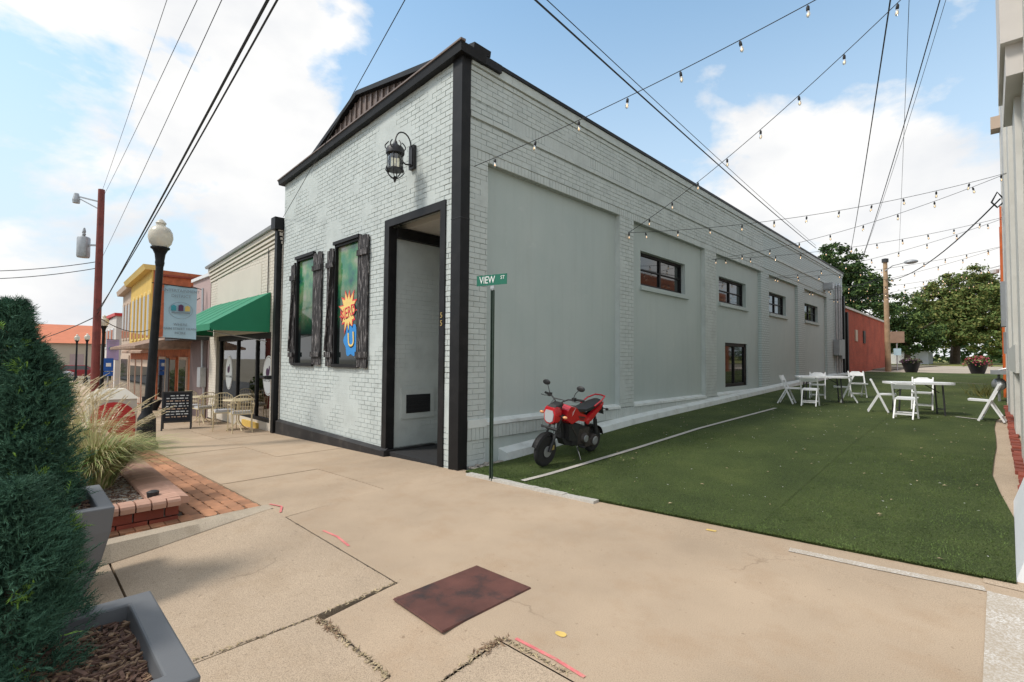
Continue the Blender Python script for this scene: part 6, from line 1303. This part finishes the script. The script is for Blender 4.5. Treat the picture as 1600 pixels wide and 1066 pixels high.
def clump(x, y, z, n, h, rad, npl, lab):
    t = thing('ornamental_grass', lab, 'ornamental grass', (x, y, z), 0, 'ornamental grasses in the raised bed'); G, St, Pl = MB(), MB(), MB()
    for k in range(n):
        a = random.random() * 6.28; r0 = random.uniform(0, .16); sx, sy = x + r0 * math.cos(a), y + r0 * math.sin(a); a += random.gauss(0, .4); L = h * random.uniform(.6, 1.1); out = rad * random.uniform(.4, 1.15); w = random.uniform(.0035, .007); q = []
        for i in range(6):
            u = i / 5; rr = out * (u ** 1.35); zz = z + L * (1.75 * u - 1.15 * u * u) * .85; q.append(Vector((sx + rr * math.cos(a), sy + rr * math.sin(a), zz)))
        sd = Vector((-math.sin(a), math.cos(a), 0)); M = St if random.random() < .38 else G
        for i in range(5):
            w0, w1 = w * (1 - (i / 5) ** 2), w * (1 - ((i + 1) / 5) ** 2); M.add([q[i] - sd * w0, q[i] + sd * w0, q[i + 1] + sd * w1, q[i + 1] - sd * w1], [(0, 1, 2, 3)])
    for k in range(npl):
        a = random.random() * 6.28; L = h * random.uniform(.95, 1.30); out = rad * random.uniform(.25, 1.0); q = []
        for i in range(9):
            u = i / 8; rr = out * u ** 1.8; q.append(Vector((x + rr * math.cos(a), y + rr * math.sin(a), z + L * (1.35 * u - .42 * u * u))))
        St.tube(q, .0022, 3, False)
        for i in range(46):
            u = .70 + .30 * i / 46; f = u * 8; j = min(7, int(f)); c = q[j].lerp(q[j + 1], f - j); d = (q[8] - q[6]).normalized(); e = Vector((random.gauss(0, 1), random.gauss(0, 1), random.gauss(0, 1))).normalized(); l = .055 * (1.1 - (u - .7) * 2.2); tip = c + d * l * 1.0 + e * l * .42 - Vector((0, 0, l * .25)); s = e.cross(d) * .004; Pl.add([c - s, c + s, tip], [(0, 1, 2)])
    G.build('blades', 'blade_green', t); St.build('dry_blades', 'blade_straw', t); Pl.build('plumes', 'plume', t)
clump(-1.45, -3.60, .13, 1900, .84, .80, 60, 'big fountain of green ornamental grass with pale plumes at the bed corner'); clump(-2.9, -3.75, .12, 900, .92, .75, 50, 'middle clump of plumed ornamental grass in the brick bed'); clump(-4.5, -3.75, .1, 700, .95, .75, 50, 'plumed ornamental grass clump beside the litter bin'); clump(-1.9, -4.15, .12, 600, 1.0, .7, 45, 'plumed ornamental grass on the road side of the brick bed')

# ------------------------------------------------------------------ square planters with junipers
def planter(name, lab, x0, y1, s, zr, zb):
    t = thing(name, lab, 'planter', (x0 + s / 2, y1 - s / 2, zb), 0, 'square grey planters'); cx, cy = x0 + s / 2, y1 - s / 2; w = .085
    m = MB(); lv = [(zb, s / 2 - .15), (zb + .10, s / 2 - .115), (zb + (zr - zb) * .45, s / 2 - .055), (zb + (zr - zb) * .75, s / 2 - .015), (zr - .0, s / 2)]; vs = []
    for z, h in lv: vs += [(cx - h, cy - h, z), (cx + h, cy - h, z), (cx + h, cy + h, z), (cx - h, cy + h, z)]
    for z, h in ((zr + .0, s / 2 - w), (zr - .10, s / 2 - w - .012)): vs += [(cx - h, cy - h, z), (cx + h, cy - h, z), (cx + h, cy + h, z), (cx - h, cy + h, z)]
    fs = [(3, 2, 1, 0)]
    for i in range(6): fs += [(i * 4 + k, i * 4 + (k + 1) % 4, (i + 1) * 4 + (k + 1) % 4, (i + 1) * 4 + k) for k in range(4)]
    m.add(vs, fs); o = m.build('tub', 'planter_grey', t)
    md = o.modifiers.new('Bevel', 'BEVEL'); md.width = .008; md.segments = 2; md.limit_method = 'ANGLE'; md.angle_limit = R(40)
    m = MB(); h = s / 2 - w - .005; m.box((cx - h, cy - h, zr - .16), (cx + h, cy + h, zr - .075)); m.build('soil', 'soil', t)
    chips('mulch', cx - h, cx + h, cy - h, cy + h, zr - .075, 3200, (('bark', .66), ('bark_pale', .34)), t, .026)
    return t
planter('square_planter', 'square grey planter with loose bark mulch showing on the driveway apron', 2.53, -3.77, .80, .50, g(2.9, -4.2, True)); planter('square_planter', 'square grey planter with curved sides beside the brick bed', .16, -3.706, .80, .50, g(.6, -4.1, True))
def juniper(lab, x, y, z0, cones, n, fine, spr):
    t = thing('juniper_shrub', lab, 'shrub', (x, y, z0), 0, 'junipers in the square planters'); A_, T_ = MB(), MB()
    m = MB(); m.tube([(x, y, z0 - .02), (x + .01, y, z0 + .3), (x, y, z0 + cones[0][3] * .7)], [.03, .02, .008], 6); m.build('trunk', 'trunk', t)
    tot = sum(c[2] * c[3] for c in cones)
    for (ox, oy, r, h) in cones:
        BB = []
        for _ in range(70):
            u = random.random() ** .85; a = random.random() * 6.28; BB.append((u, a, random.uniform(.72, 1.12)))
        for k in range(int(n * r * h / tot)):
            bu_, ba_, bk_ = random.choice(BB); u = min(.995, max(.0, bu_ + random.gauss(0, .05))); a = ba_ + random.gauss(0, .28); pr = r * ((1 - u) ** .55) * bk_; rr = pr * (1 - abs(random.gauss(0, .22))); p = Vector((x + ox + rr * math.cos(a), y + oy + rr * math.sin(a), z0 + .03 + u * h))
            d = Vector((math.cos(a) * .75, math.sin(a) * .75, random.uniform(.25, 1.0))).normalized(); d = (d + Vector((random.gauss(0, .3), random.gauss(0, .3), random.gauss(0, .25)))).normalized(); L = spr * random.uniform(.6, 1.3); sd = d.cross(Vector((random.gauss(0, 1), random.gauss(0, 1), random.gauss(0, 1)))).normalized(); M = T_ if (math.sin(p.x * 31 + 1) * math.sin(p.y * 29) * math.sin(p.z * 23 + .7) > .62 and random.random() < .55) else A_
            for j in range(fine):
                v = (j + .5) / fine; b = p + d * L * v - Vector((0, 0, .15 * L * v * v)); sg = 1 if j % 2 else -1; ll = L * .42 * (1 - v * .55); tip = b + (d * .75 + sd * sg * .65 + Vector((random.gauss(0, .15), random.gauss(0, .15), random.gauss(0, .15)))) * ll; w = d.cross(sd) * ll * .10 + sd * ll * .05; M.add([b - w, b + w, tip], [(0, 1, 2)])
            w = sd * L * .03; M.add([p - w, p + w, p + d * L], [(0, 1, 2)])
    A_.build('foliage', 'conifer', t); T_.build('new_growth', 'conifer_tip', t)
juniper('dense blue-green juniper filling the planter of bark mulch', 2.77, -4.19, .42, [(.0, .0, .20, .60), (-.06, -.14, .22, .68), (-.12, .05, .20, .58), (.0, .0, .12, .50), (-.08, -.06, .10, .55)], 19000, 8, .052); juniper('tall blue-green juniper in the curved planter by the brick bed', .48, -4.10, .42, [(-.02, -.02, .33, 1.08), (-.14, -.12, .30, 1.38), (.02, -.06, .30, .78), (-.05, -.05, .16, 1.0)], 20000, 8, .085)
